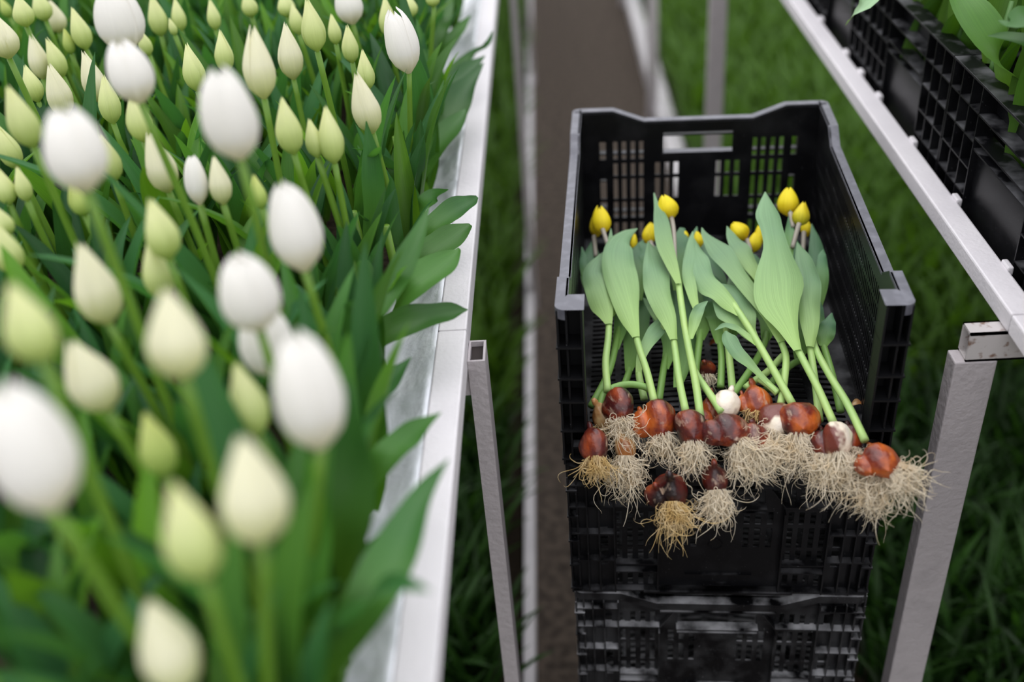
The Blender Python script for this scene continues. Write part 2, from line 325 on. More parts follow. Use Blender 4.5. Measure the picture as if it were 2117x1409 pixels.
for k, y in enumerate((1.0, 3.2, 5.5, 7.8)):
    if k == 0:
        mb = MB(); t = .0028; x0, x1, y0, y1 = -0.1185 + .001, -0.0965, y, y + 0.044
        mb.box(x0, x0 + t, y0 + t, y1 - t, 0, 1.343).box(x1 - t, x1, y0 + t, y1 - t, 0, 1.343).box(x0, x1, y0, y0 + t, 0, 1.343).box(x0, x1, y1 - t, y1, 0, 1.343)
        mb.box(x0 + t + .0004, x1 - t - .0004, y0 + t + .0004, y1 - t - .0004, 0.01, 1.336, 1).box(-0.135, x0, y0 + .004, y1 - .004, 1.29, 1.329)  # dark plug fills the tube in place of shade
        lg = child(mb, 'leg', None, bl, mats=[LEGP, HOLLOW_SHADE])
        lg['label'] = 'grey leg with an open square top'
    else:
        child(MB().box(-0.1175, -0.0965, y, y + .044, 0, 1.343), 'leg', LEGP, bl)
for y in (1.0, 3.2, 5.5, 7.8): child(MB().box(-1.45, -1.41, y, y + .044, 0, 1.33), 'leg', LEGP, bl)
br = empty('growing_bench', (0.52, 1.0, 0)); tag(br, 'pale painted bench rail and legs carrying the row of black crates', 'bench')
child(MB().box(0.512, 0.545, -0.5, 1.008, BT - 0.026, BT).box(0.512, 0.545, 1.0095, 9.5, BT - 0.026, BT), 'edge_rail', WHITE, br, 0.0025)
for y in (1.115, 1.298, 1.494, 1.682, 1.796, 1.90, 2.10, 2.30):
    child(MB().box(0.543, 0.551, y - .011, y + .011, BT - .008, BT + .004), 'tab', WHITE, br, 0.002)
child(MB().box(0.545, 1.78, -0.4, 3.4, 1.31, 1.328), 'shade_board', LEGP, br)  # unseen board added to shade the ground bed, stopped short to let light in
for k, y in enumerate((1.012, 3.0, 4.9, 6.8)):
    mb = MB().box(0.461, 0.511, y, y + 0.028, 0, 1.297)
    lg = child(mb, 'leg', LEGP, br, .002)
    mb = MB(); x0 = .473; t = .003
    mb.box(x0, 1.75, y + .001, y + .001 + t, 1.297, 1.337, 0).box(x0, 1.75, y + .027 - t, y + .027, 1.297, 1.337, 0).box(x0, 1.75, y + .001, y + .027, 1.334, 1.337, 0).box(x0, 1.75, y + .001, y + .027, 1.297, 1.30, 0)
    mb.box(x0 + .03, 1.75, y + .004, y + .024, 1.30, 1.334, 1)  # dark filler standing in for shade in the open crossbar
    cb = child(mb, 'crossbar', None, br, mats=[RUST if k == 0 else LEGP, HOLLOW_SHADE])
for y in (1.012, 3.0, 4.9, 6.8): child(MB().box(1.70, 1.74, y, y + .03, 0, 1.297), 'leg', LEGP, br)
# low beds on the ground under the benches
for nm, xa, xb, s0, s1, lab in (('left', -1.6, -0.14, -0.136, -0.109, 'low ground bed with narrow white side board under the left bench'), ('right', 0.585, 2.2, 0.497, 0.580, 'low ground bed with wide white side board under the right bench')):
    r = empty('ground_bed', ((s0 + s1) / 2, 1.0, 0)); tag(r, lab, 'planting bed')
    child(MB().box(s0, s1, -1.5, 12, 0, 0.085), 'side_board', WHITE, r, .003)
    child(MB().box(xa, xb, -1.5, 12, 0, 0.045), 'peat_bed', PEAT, r)
# ------------------------------------------------------------------ crates
CW, CL, CH = 0.40, 0.60, 0.235
def lerp(a, b, t): return a + (b - a) * t
def end_top(u):
    a = abs(u)
    if a >= .135: return CH
    if a <= .085: return CH - .019
    return lerp(CH - .019, CH, (a - .085) / .05)
def side_top(y):
    if y < .075 or y > .50: return CH
    if y < .105: return lerp(CH, CH - .02, (y - .075) / .03)
    if y > .47: return lerp(CH - .02, CH, (y - .47) / .03)
    return CH - .02
def side_sheet():
    us = [0.004]; hole = []
    y = 0.034
    while y < 0.565:
        us += [y, y + .0042]; y += .0085
    us.append(0.596); us = sorted(set([round(a, 5) for a in us]))
    vs = [0.003]; z = .014
    while z < .19: vs += [z, z + .021]; z += .0262
    vs += [.205, 1.0]
    def fn(sgn):
        def g_(u, v, w): return (sgn * (.186 + w), u, side_top(u) if v > .9 else v)
        return g_
    def solid(i, j):
        if j == len(vs) - 2 or j % 2 == 0 or i % 2 == 0: return True
        if 0 < us[i] < 1 and .27 < us[i] < .32 and False: return True
        return (vs[j] > .17 and (us[i] < .09 or us[i] > .49))
    return us, vs, solid, fn
def end_cells():
    cols = [(-.158, -.148), (-.136, -.129), (-.122, -.115), (-.1075, -.1005), (-.094, -.087), (-.068, -.060), (-.0525, -.0445), (-.038, -.030)]
    cols = cols + [(-b, -a) for a, b in reversed(cols)]
    us = [-.196] + [-.184] + [a for c in cols for a in c] + [.184, .196] + [-.055, .055, -.135, -.085, .085, .135]; us = sorted(set(us))
    zt = CH; rows = [(.008, .036), (.045, .075), (.081, .117), (.123, .145), (.152, .183)]
    vs = sorted(set([0.003] + [a for r_ in rows for a in r_] + [.161, .196, .2, 1.0]))
    def solid(i, j):
        u = (us[i] + us[i + 1]) / 2; v = (vs[j] + vs[j + 1]) / 2 if vs[j + 1] < .9 else .21; a = abs(u)
        if abs(u) < .055 and .161 < v < .196: return False
        r = next((k for k, q in enumerate(rows) if q[0] < v < q[1]), None)
        if r is None: return True
        for c0, c1 in cols:
            if c0 < u < c1:
                if .148 <= a <= .158: return not (r in (1, 2, 4))
                if .085 < a < .137: return r == 0 and False
                return r not in (2, 3)
        return True
    return us, vs, solid
def crate_base(m):
    mb = MB(); us = [-.186]; x = -.170
    # floor plate with rows of slanted slots, as a perforated sheet sheared slightly
    xs = [-.186, -.172]; k = -.168
    for c in range(8):
        xs += [k, k + .034]; k += .0425
    xs += [.186]; xs = sorted(set(round(a, 4) for a in xs))
    ys = [.004, .02]; y = .026
    while y < .57: ys += [y, y + .0055]; y += .0115
    ys += [.596]
    def fn(u, v, w): return (u, v + (abs(u) * -.10 + .01 if .01 < v < .58 else 0), .003 + w)
    perf(mb, xs, ys, lambda i, j: not (xs[i + 1] - xs[i] > .03 and abs((ys[j + 1] - ys[j]) - .0055) < 1e-4), fn, .003)
    return mb
def rim_ring(front_open=False):
    """flat lip round the top with a short skirt"""
    mb = MB(); pts = []
    def add(x, y, z, nx, ny): pts.append((x, y, z, nx, ny))
    ys = [0.012, .04, .075, .105, .2, .3, .4, .47, .50, .55, .588]; us = [-.188, -.16, -.135, -.085, -.04, .04, .085, .135, .16, .188]
    left = [(-.2, y, side_top(y), -.186) for y in ys]
    segs = []
    for sx in (-1, 1):
        for a, b in zip(ys[:-1], ys[1:]):
            wa = .2
            xo = sx * .2; xi = sx * .1855
            segs.append([(xi, a, side_top(a)), (xo, a, side_top(a)), (xo, b, side_top(b)), (xi, b, side_top(b))])
            segs.append([(xo, a, side_top(a)), (xo, a, side_top(a) - .013), (xo, b, side_top(b) - .013), (xo, b, side_top(b))])
            segs.append([(xi, a, side_top(a) - .003), (xo - sx * .002, a, side_top(a) - .003), (xo - sx * .002, b, side_top(b) - .003), (xi, b, side_top(b) - .003)])
    for sy in ((1,) if front_open else (0, 1)):
        yo, yi = (0.6, .583) if sy else (0.0, .017); c = -1 if sy else 1
        for a, b in zip(us[:-1], us[1:]):
            segs.append([(a, yi, end_top(a)), (a, yo, end_top(a)), (b, yo, end_top(b)), (b, yi, end_top(b))])
            segs.append([(a, yo, end_top(a)), (a, yo, end_top(a) - .013), (b, yo, end_top(b) - .013), (b, yo, end_top(b))])
            segs.append([(a, yi, end_top(a) - .003), (a, yo + c * .002, end_top(a) - .003), (b, yo + c * .002, end_top(b) - .003), (b, yi, end_top(b) - .003)])
    # rounded corners
    for sx in (-1, 1):
        for sy in (0, 1):
            y0 = 0.012 if sy == 0 else .588; cc = (sx * .188, y0); inner = (sx * .1855, .017 if sy == 0 else .583)
            ring = []
            for k in range(6):
                a = math.pi / 2 * k / 5; ring.append((cc[0] + sx * .012 * math.cos(a), y0 + (-1 if sy == 0 else 1) * .012 * math.sin(a)))
            if front_open and sy == 0:
                # broad cap over the hollow corner post
                cap = [(sx * .166, .0), (sx * .166, .034), (sx * .1855, .034)]
                n0 = len(mb.v)
                poly = ring + cap; mb.v += [(p[0], p[1], CH + .0005) for p in poly]; mb.f.append(tuple(range(n0, n0 + len(poly)))); mb.m.append(0)
            for p, q in zip(ring[:-1], ring[1:]):
                segs.append([(inner[0], inner[1], CH), (p[0], p[1], CH), (q[0], q[1], CH), (inner[0], inner[1], CH)][:3] + [(q[0], q[1], CH)][:0] if False else [(inner[0], inner[1], CH), (p[0], p[1], CH), (q[0], q[1], CH)])
                segs.append([(p[0], p[1], CH), (p[0], p[1], CH - .013), (q[0], q[1], CH - .013), (q[0], q[1], CH)])
    for s in segs:
        n0 = len(mb.v); mb.v += s; mb.f.append(tuple(range(n0, n0 + len(s)))); mb.m.append(0)
    return mb
def end_ribs(mb, flip):
    """outside ribs of the end wall: a deep grid at the sides, a plain trapezoid panel in the middle"""
    def B(x0, x1, z0, z1, y0=0.003, y1=.016):
        if flip: y0, y1 = .6 - y1, .6 - y0
        mb.box(x0, x1, y0, y1, z0, z1)
    for x in (-.199, -.1755, -.160, -.140, .1375, .1575, .173, .197): B(x, x + .002, .002, CH - .022)
    for x in (-.082, .080): B(x, x + .002, .002, .150)
    for z in (.198, .160, .112, .062, .003):
        for s in (-1, 1): B(*sorted((s * .199, s * .139)), z, z + .0022)
    for z in (.160, .055, .040, .003):
        for s in (-1, 1): B(*sorted((s * .139, s * .081)), z, z + .0022, .004)
    B(-.0800, .0800, .190, .1925, .006); B(-.056, .056, .152, .1545, .002); B(-.1, .1, .003, .006, .001)
    for s in (-1, 1):   # slanted shoulders of the raised middle panel
        n0 = len(mb.v); y0, y1 = (.003, .016) if not flip else (.6 - .016, .6 - .003)
        a, b = (s * .062, .190), (s * .081, .160)
        mb.v += [(a[0], y0, a[1]), (b[0], y0, b[1]), (b[0], y1, b[1]), (a[0], y1, a[1]), (a[0], y0, a[1] + .003), (b[0], y0, b[1] + .003), (b[0], y1, b[1] + .003), (a[0], y1, a[1] + .003)]
        mb.f += [(n0, n0 + 1, n0 + 2, n0 + 3), (n0 + 4, n0 + 7, n0 + 6, n0 + 5), (n0, n0 + 4, n0 + 5, n0 + 1), (n0 + 2, n0 + 6, n0 + 7, n0 + 3)]; mb.m += [0] * 4
    B(-.018, .018, .012, .0135, .008); B(-.045, .045, .030, .0315, .010)
    # round mould mark
    for k in range(16):
        a, b = 2 * math.pi * k / 16, 2 * math.pi * (k + 1) / 16; n0 = len(mb.v); yy = (.0115, .6 - .0115)[flip]
        for an in (a, b):
            for r_ in (.010, .0085): mb.v.append((r_ * math.cos(an) - .005, yy, .085 + r_ * math.sin(an)))
        mb.f.append((n0, n0 + 1, n0 + 3, n0 + 2)); mb.m.append(0)
def make_crate(label, m, rim_m, front_open=False, group=None):
    root = empty('plastic_crate'); tag(root, label, 'crate', group)
    us, vs, solid, fn = side_sheet()
    for s in (-1, 1):
        mb = MB(); perf(mb, us, vs, solid, fn(s), .0025)
        for y in (.105, .2, .3, .4, .495): mb.box(*sorted((s * .1885, s * .198)), y, y + .002, .003, side_top(y) - .004)
        for z in (.05, .1, .15, .198): mb.box(*sorted((s * .1885, s * .198)), .03, .57, z, z + .002)
        mb.build('side_wall', m, root)
    us, vs, solid = end_cells()
    for flip in (False, True):
        mb = MB()
        if front_open and not flip:
            mb.box(-.186, .186, .012, .0145, .003, .030).box(-.186, .186, .002, .016, .0285, .031)
            mb.build('low_sill', m, root); continue
        y0 = .6 - .0165 if flip else .0165
        perf(mb, us, vs, solid, lambda u, v, w: (u, y0 + (w if flip else -w), end_top(u) if v > .9 else v), .0025 if flip else .0025)
        end_ribs(mb, flip); mb.build('end_wall', m, root)
        gb = MB().box(-.057, .057, *((.5835, .5985) if flip else (.0015, .0165)), .1590, .1612); gb.build('grip', rim_m, root)
    crate_base(m).build('base', m, root)
    rim_ring(front_open).build('rim', rim_m, root)
    for sx in (-1, 1):
        for sy in (0, 1):
            mb = MB(); Y = (lambda a: a) if sy == 0 else (lambda a: .6 - a)
            def bb(x0, x1, y0, y1, z0, z1):
                xa, xb = sorted((sx * x0, sx * x1)); ya, yb = sorted((Y(y0), Y(y1))); mb.box(xa, xb, ya, yb, z0, z1)
            bb(.1965, .199, .004, .034, .0, CH - .003)
            if front_open and sy == 0:
                bb(.168, .1705, .002, .034, .0, CH - .003); bb(.168, .199, .030, .033, 0, CH - .003)
                for z in (.010, .055, .100, .135, .180): bb(.168, .2005, .001, .033, z, z + .0025)
            else:
                bb(.186, .199, .030, .033, 0, CH - .003)
                for z in (.010, .055, .100, .145, .190): bb(.186, .2005, .001, .033, z, z + .0022)
            mb.build('corner_post', PLP if front_open else m, root)
    return root
def kids(o): return [c for c in bpy.data.objects if c.parent == o]
def copy_tree(o, ch=None):
    c = o.copy(); COL.objects.link(c)
    for k in (ch if ch is not None else kids(o)):
        d = k.copy(); COL.objects.link(d); d.parent = c
    return c
YAW = math.radians(-4.0)
def place_crate(root, cx, cy, z, yaw, sz=1.0):
    root.location = (cx, cy, z); root.rotation_euler = (0, 0, yaw); root.scale = (1, 1, sz)
top = make_crate('black open-fronted crate on top of the stack, full of pulled yellow tulips', PL, PLR, True)
place_crate(top, 0.188, 0.983, 1.41 - CH, YAW)
c2 = make_crate('black crate directly beneath the tulip-filled top crate in the stack', PL, PL)
place_crate(c2, 0.190, 0.983, 1.41 - 2 * CH, YAW)
ck = kids(c2)
c3 = copy_tree(c2, ck); c3['label'] = 'dusty black crate third from the top of the stack, grey dust on its ribs'
for k in kids(c3):
    k.data = k.data.copy(); k.data.materials.clear(); k.data.materials.append(PLD)
place_crate(c3, 0.193, 0.985, 1.41 - 3 * CH, YAW)
for i, lab in ((4, 'dusty black crate fourth from the top, cut by the bottom of the photo'), (5, 'black crate second from the floor in the stack'), (6, 'black crate standing on the soil at the very bottom of the stack')):
    c = copy_tree(c2, ck); c['label'] = lab; place_crate(c, 0.190, 0.985, 1.41 - i * CH if i < 6 else 0.001, YAW * (1 if i < 5 else .7))
for c in (top, c2): c['group'] = 'crates stacked on the path'
for c in bpy.data.objects:
    if c.name.startswith('plastic_crate'): c['group'] = 'crates stacked on the path'
def make_row_crate(m):
    root = empty('plastic_crate'); tag(root, 'x', 'crate'); h = .20
    for s_ in (-1, 1):
        mb = MB().box(*sorted((s_ * .186, s_ * .1885)), .012, .588, .003, h - .003)
        for y in (.05, .1, .15, .2, .3, .4, .45, .5, .55): mb.box(*sorted((s_ * .1885, s_ * .198)), y, y + .002, .003, h - .004)
        mb.build('side_wall', m, root)
    for flip in (False, True):
        mb = MB()
        def B(x0, x1, z0, z1, y0, y1):
            if flip: y0, y1 = .6 - y1, .6 - y0
            mb.box(x0, x1, y0, y1, z0, z1)
        # recessed back plate around a hand hole
        B(-.186, .186, .003, .128, .0235, .0260); B(-.186, -.090, .128, .158, .0235, .0260); B(.090, .186, .128, .158, .0235, .0260); B(-.186, .186, .158, h - .002, .0235, .0260)
        for x in (-.199, -.163, -.127, -.092, .090, .125, .161, .197): B(x, x + .0022, .003, h - .002, .0015, .0235)
        for z in (.003, .042, .080, .119, .158):
            for s_ in (-1, 1): B(*sorted((s_ * .199, s_ * .091)), z, z + .0022, .0015, .0235)
        B(-.091, .091, .003, .112, .0105, .0130); B(-.091, .091, .003, .006, .001, .0105); B(-.091, .091, .110, .1125, .0025, .0235); B(-.091, .091, .126, .1285, .0015, .0235); B(-.091, .091, .158, .1605, .0015, .0235)
        mb.build('end_wall', m, root)
    mb = MB()
    for sy in (0, 1): mb.box(-.2, .2, *((0, .028) if sy == 0 else (.572, .6)), h - .003, h)
    for sx_ in (-1, 1): mb.box(*sorted((sx_ * .2, sx_ * .182)), .028, .572, h - .003, h)
    mb.build('rim', m, root, .0008); MB().box(-.185, .185, .027, .573, .001, .004).build('base', m, root)
    return root
rowc = make_row_crate(PL); rk = kids(rowc)
row_labels = ['black ribbed crate on the right bench nearest the camera, right of the grey leg', 'black ribbed crate on the right bench, second from the camera, long leaves above it', 'black ribbed crate on the right bench, third from the camera, near the top edge', 'black ribbed crate on the right bench farthest along, at the top of the photo']
ROWY = [0.405, 0.805, 1.205, 1.605, 2.005, 2.405]
row_crates = []
for i, yc in enumerate(ROWY):
    c = rowc if i == 0 else copy_tree(rowc, rk); c['group'] = 'crates in a row on the right bench'
    c['label'] = ['black ribbed crate at the near end of the right bench, beside the camera'][0] if i == 0 else (row_labels[i - 1] if i < 5 else 'black ribbed crate on the right bench beyond the top of the photo')
    c.location = (0.552, yc, 1.329); c.rotation_euler = (0, 0, -math.pi / 2); c.scale = (.995, 1, 1); row_crates.append(c)
    if yc < 2: pass
# peat filling in the row crates
for i, yc in enumerate(ROWY):
    o = MB().box(.575, 1.13, yc - .18, yc + .18, 1.336, 1.385).build('peat_block', PEAT); tag(o, 'dark peat filling the black crate, %s along the right bench' % ['nearest', 'second', 'third', 'fourth', 'fifth', 'sixth'][i], 'peat', 'peat in the bench crates')
# ------------------------------------------------------------------ flowers
def bloom_mesh(name, m, open_=0.0, seed=0, n=6, slender=1.0):
    """closed tulip bloom, height 1, radius about 0.33, base at the origin, made of six overlapping petals"""
    rnd = random.Random(seed); v = []; f = []; uv = []
    for k in range(6):
        outer = k % 2; th0 = k * math.pi / 3 + rnd.uniform(-.08, .08); R0 = (.335 if outer else .315) * slender; hh = 1.0 + rnd.uniform(-.05, .04) - (0 if outer else .02)
        nr, nc = 12, 8; b = len(v)
        for i in range(nr + 1):
            t = i / nr
            prof = math.sin(math.pi * min(1, (0.07 + .93 * t) ** .78) ) if t < 1 else 0
            prof = (math.sin(math.pi * (0.06 + .90 * t ** lerp(.80, .98, open_)))) ** .72
            prof = prof if t < .46 else lerp(prof, math.sqrt(max(0, 1 - ((t - .46) / .56) ** 2.3)), open_)
            if t > .40: prof *= 1 - (1 - open_) * .55 * ((t - .40) / .60) ** 1.2
            if t < .12: prof *= .45 + .55 * t / .12
            wd_ = 1.0 if t < .45 else (max(0.0, 1 - ((t - .45) / .55) ** 2.4)) ** .5
            for j in range(nc + 1):
                u = -1 + 2 * j / nc; th = th0 + u * 1.02 * wd_ * (.9 + .1 * t)
                r = R0 * prof * (1 + (.05 if outer else 0) - .05 * u * u + .02 * math.cos(u * math.pi))
                z = hh * (t - .03 * (abs(u) ** 2) * (t > .3))
                v.append((r * math.cos(th), r * math.sin(th), z)); uv.append(((u + 1) / 2, t))
        for i in range(nr):
            for j in range(nc):
                a = b + i * (nc + 1) + j; f.append((a, a + 1, a + nc + 2, a + nc + 1))
    mr_ = max(math.hypot(p[0], p[1]) for p in v); mz = max(p[2] for p in v); v = [(p[0] / mr_ * .33, p[1] / mr_ * .33, p[2] / mz) for p in v]
    o = link(name, v, f, m, uvs=uv, smooth=True); me = o.data; bpy.data.objects.remove(o); return me
BLOOM = {}
for key, (m, op, sl_) in {'W': ('W', .75, 1.05), 'C': ('C', .1, .95), 'B': ('B', .0, .92), 'G': ('G', .0, .85), 'Y': ('Y', .5, 1.12), 'YG': ('YG', .15, 1.02)}.items():
    BLOOM[key] = [bloom_mesh('bloom', PM[m], op, s, slender=sl_) for s in range(3)]
def arc_leaf_mesh(name, m, L, w, lean, curl, seed, cols=6, rows=16, twist=0.3, cup=.45):
    """standing leaf growing from the origin, leaning towards +x"""
    rnd = random.Random(seed); x = z = 0.0; a = math.radians(90 - lean); R = []; ds = L / rows
    for i in range(rows + 1):
        t = i / rows; wd_ = w * (math.sin(math.pi * min(1, .12 + .88 * t ** .85)) ** .8 if t < 1 else 0) * (1 if t > .1 else .55 + 4.5 * t)
        tw = twist * t * math.sin(seed); tan = Vector((math.cos(a), 0, math.sin(a))); nn = Vector((-math.sin(a), 0, math.cos(a)))
        s = Vector((0, 1, 0)) * math.cos(tw) + nn * math.sin(tw); n2 = nn * math.cos(tw) - Vector((0, 1, 0)) * math.sin(tw)
        R.append((Vector((x, .012 * math.sin(seed * 2 + t * 3), z)), wd_, wd_, s, n2))
        x += math.cos(a) * ds; z += math.sin(a) * ds; a -= math.radians(curl) * ds / L * (0.4 + 1.6 * t)
    v, f, uv = blade(R, cols, cup, .10, seed); o = link(name, v, f, m, uvs=uv, smooth=True); me = o.data; bpy.data.objects.remove(o); return me
BEDLEAF = [arc_leaf_mesh('leaf', LM['bed'], random.Random(i).uniform(.20, .29), random.Random(i + 9).uniform(.016, .025), random.Random(i + 5).uniform(6, 20), random.Random(i + 2).uniform(5, 45), i) for i in range(10)]
ROWLEAF = [arc_leaf_mesh('leaf', LM['row'], random.Random(i).uniform(.22, .32), random.Random(i + 9).uniform(.014, .026), random.Random(i + 5).uniform(3, 14), random.Random(i + 2).uniform(5, 60), i + 20) for i in range(8)]
STEMME = {}
def stem_obj(pts, r0, r1, m, parent, name='stem', seg=8):
    n = len(pts); v, f = tube(pts, [lerp(r0, r1, i / (n - 1)) for i in range(n)], seg); o = link(name, v, f, m, parent, smooth=True); return o
R = random.Random(11)
def tulip(head, base, kind, size, axis, label, group, nleaf=4, leaves=BEDLEAF, spread=1.0, hscale=1.0):
    """standing tulip: head = base point of the bloom, size = (radius, height)"""
    root = empty('tulip', base); tag(root, label, 'tulip', group)
    if head is not None:
        hd = Vector(head) - Vector(base); mid = Vector((hd.x * .25, hd.y * .25, hd.z * .5))
        pts = [Vector(p) for p in catmull([(0, 0, 0), tuple(mid), tuple(hd)], 10)]
        stem_obj(pts, .0042, .0036, STEM['bed'], root)
        b = mobj('bloom', BLOOM[kind][R.randrange(3)], root); b.location = hd
        q = Vector((0, 0, 1)).rotation_difference(Vector(axis).normalized()) @ Matrix.Rotation(R.uniform(0, 6.28), 3, 'Z').to_quaternion()
        b.rotation_mode = 'QUATERNION'; b.rotation_quaternion = q
        b.scale = (size[0] / .33, size[0] / .33, size[1])
    a0 = R.uniform(0, 6.28)
    for k in range(nleaf):
        l = mobj('leaf', leaves[R.randrange(len(leaves))], root); s = R.uniform(.85, 1.15) * hscale
        l.scale = (s * spread, s, s); l.rotation_euler = (0, 0, a0 + k * 2.4 + R.uniform(-.3, .3)); l.location = (0, 0, .002 * k)
    return root
HEADS = [ # x, y, w, h, kind, label
 (2,72,66,88,'C',None),(10,15,24,40,'G',None),(45,22,46,60,'B',None),(84,10,42,60,'B',None),(113,33,44,62,'C',None),(163,58,44,80,'B',None),
 (243,35,108,108,'W','large open white tulip cut by the top edge, left of centre over the bed'),(268,147,98,122,'W','leaning open white tulip just below the large white bloom at the top left'),(296,85,30,75,'B',None),(323,30,42,80,'B',None),(368,30,32,75,'B',None),(356,55,18,50,'B',None),
 (397,138,50,90,'B',None),(461,105,42,88,'B',None),(76,117,44,95,'C',None),(113,118,40,90,'B',None),(65,172,42,70,'B',None),(118,187,56,100,'C',None),
 (190,158,52,108,'C',None),(224,205,48,92,'B',None),(284,240,58,98,'B',None),(42,240,66,135,'B',None),(12,300,50,110,'B',None),
 (152,308,135,165,'W','big white tulip leaning left, beside the left edge of the bed'),(222,325,52,100,'B',None),(328,335,68,118,'C',None),(405,372,50,148,'W',None),(452,372,50,130,'C',None),
 (473,235,125,182,'W','tall egg-shaped white tulip standing highest in the upper middle of the bed'),(534,128,72,135,'C',None),(598,105,56,110,'C',None),(645,50,54,100,'B',None),(611,38,32,78,'B',None),(590,8,40,45,'B',None),(514,8,36,50,'B',None),
 (720,8,62,65,'W','white tulip cut off by the top edge, right of centre over the bed'),(723,90,38,80,'B',None),(755,143,40,90,'B',None),(753,212,64,118,'C',None),(595,259,60,124,'B',None),(648,285,40,100,'B',None),(682,278,58,125,'B',None),
 (828,84,76,122,'W','oval white tulip closest to the white rim at the top of the bed'),(800,35,40,75,'B',None),(845,10,40,45,'B',None),(893,-8,32,30,'B',None),
 (45,380,36,80,'B',None),(8,385,44,70,'B',None),(330,472,74,118,'B',None),(323,556,68,115,'B',None),(195,585,98,160,'C',None),(10,510,64,105,'B',None),(55,665,112,165,'B',None),
 (362,690,130,172,'C','plump cream-white tulip in the middle of the bed, tip leaning left'),(607,468,118,170,'W','smooth oval white tulip in the middle of the bed, nearest its right side'),(512,605,135,158,'W','rounded white tulip above the overlapping pair in the middle'),(548,700,120,150,'W','white tulip half hidden behind the biggest right-hand white bloom'),
 (635,808,155,218,'W','largest white tulip at the right of the bed, in front of the grey leg'),(533,395,36,80,'G',None),(184,775,110,155,'C',None),(320,919,80,130,'G','small closed green-yellow bud low in the left of the bed'),(510,825,84,150,'B','pale green bud tucked left of the largest white bloom'),
 (60,925,190,258,'W','huge blurred white tulip at the left edge, low in the photo'),(520,1012,152,198,'C','large creamy tulip below the biggest white bloom'),(390,1097,125,182,'B','tapered cream bud low in the middle of the bed'),(343,1335,128,168,'C','lowest creamy bud, just above the bottom edge'),
 (440,30,30,60,'B',None),(140,85,26,50,'G',None),(160,410,44,70,'G',None),(5,455,40,60,'B',None),(690,60,30,60,'B',None),(255,10,30,40,'B',None)]
RW = {'W': .047, 'C': .038, 'B': .031, 'G': .028}
ords = ['first', 'second', 'third', 'fourth', 'fifth', 'sixth', 'seventh', 'eighth', 'ninth', 'tenth', 'eleventh', 'twelfth', 'thirteenth', 'fourteenth', 'fifteenth', 'sixteenth', 'seventeenth', 'eighteenth']
kn = {'W': 'open white tulip', 'C': 'cream tulip bud', 'B': 'pale green-cream tulip bud', 'G': 'small green tulip bud'}
bands = [(-99, 48, 'along the top edge of the photo'), (48, 135, 'in the second line from the top'), (135, 270, 'in the upper part of the bed'), (270, 440, 'above the middle of the bed'), (440, 640, 'in the middle of the bed'), (640, 1409, 'in the lower part of the bed')]
lab = {}
for lo, hi, txt in bands:
    for kk in kn:
        it = sorted([i for i, h in enumerate(HEADS) if lo <= h[1] < hi and h[4] == kk and not h[5]], key=lambda i: HEADS[i][0])
        for n_, i in enumerate(it): lab[i] = '%s %s, %s' % (kn[kk], txt, ('%s from left' % ords[n_]) if len(it) > 1 else 'alone of its kind')
occupied = []
UPX = np.array([1330, 3850.0])
for i, (x, y, w, h, k, lb) in enumerate(HEADS):
    d = (.057 if (x, y) == (243, 35) else .043 if (x, y) == (268, 147) else RW[k]) * F / w
    P = atd(x, y, d); hh = CAM[2] - P.z
    hh = min(max(hh, .27), .445); P = atz(x, y, CAM[2] - hh); d = depth(P)
    rad = w * d / F / 2 * .96; r_v = _ray(x, y); el = math.asin(-r_v[2] / np.linalg.norm(r_v)); hei = max(rad * 2.5, (h * d / F - .5 * rad * math.sin(el)) / max(.66, math.cos(el)))
    hei = min(hei * 1.12, rad * 4.4)
    lean = Vector((R.uniform(-.16, .0), R.uniform(.0, .26), 1)).normalized()
    hb = P - lean * hei * .5
    base = Vector((min(hb.x - lean.x * .2 + R.uniform(-.01, .01), -.20), hb.y + R.uniform(-.02, .01), 1.352))
    if hb.y < .12: base.y = hb.y
    occupied.append((base.x, base.y))
    tulip(hb, base, k, (rad, hei), lean, lb or lab[i], 'white tulips in the left bench bed', nleaf=6, hscale=min(1.05, max(.62, (hb.z - 1.352) / .285 * .92)))
# leafy plants between them
nf = 0; tries = 0
while nf < 132 and tries < 30000:
    tries += 1
    y = R.uniform(.20, 2.45); x = R.uniform(-1.10, -.20)
    P = np.array((x, y, 1.55)) - CAM; c = MM.T @ P; px = PX + F * c[0] / c[2]; py = PY + F * c[1] / c[2]
    if px < -170 or py > 1750: continue
    if any((x - a) ** 2 + (y - b) ** 2 < .062 ** 2 for a, b in occupied): continue
    occupied.append((x, y)); nf += 1
    hb = None
    tulip(hb, Vector((x, y, 1.352)), 'G', (.012, .04), (0, 0, 1), 'green tulip plant with only leaves showing between the white blooms', 'leafy tulips in the left bench bed', nleaf=9, hscale=R.uniform(.80, 1.0), spread=.95)
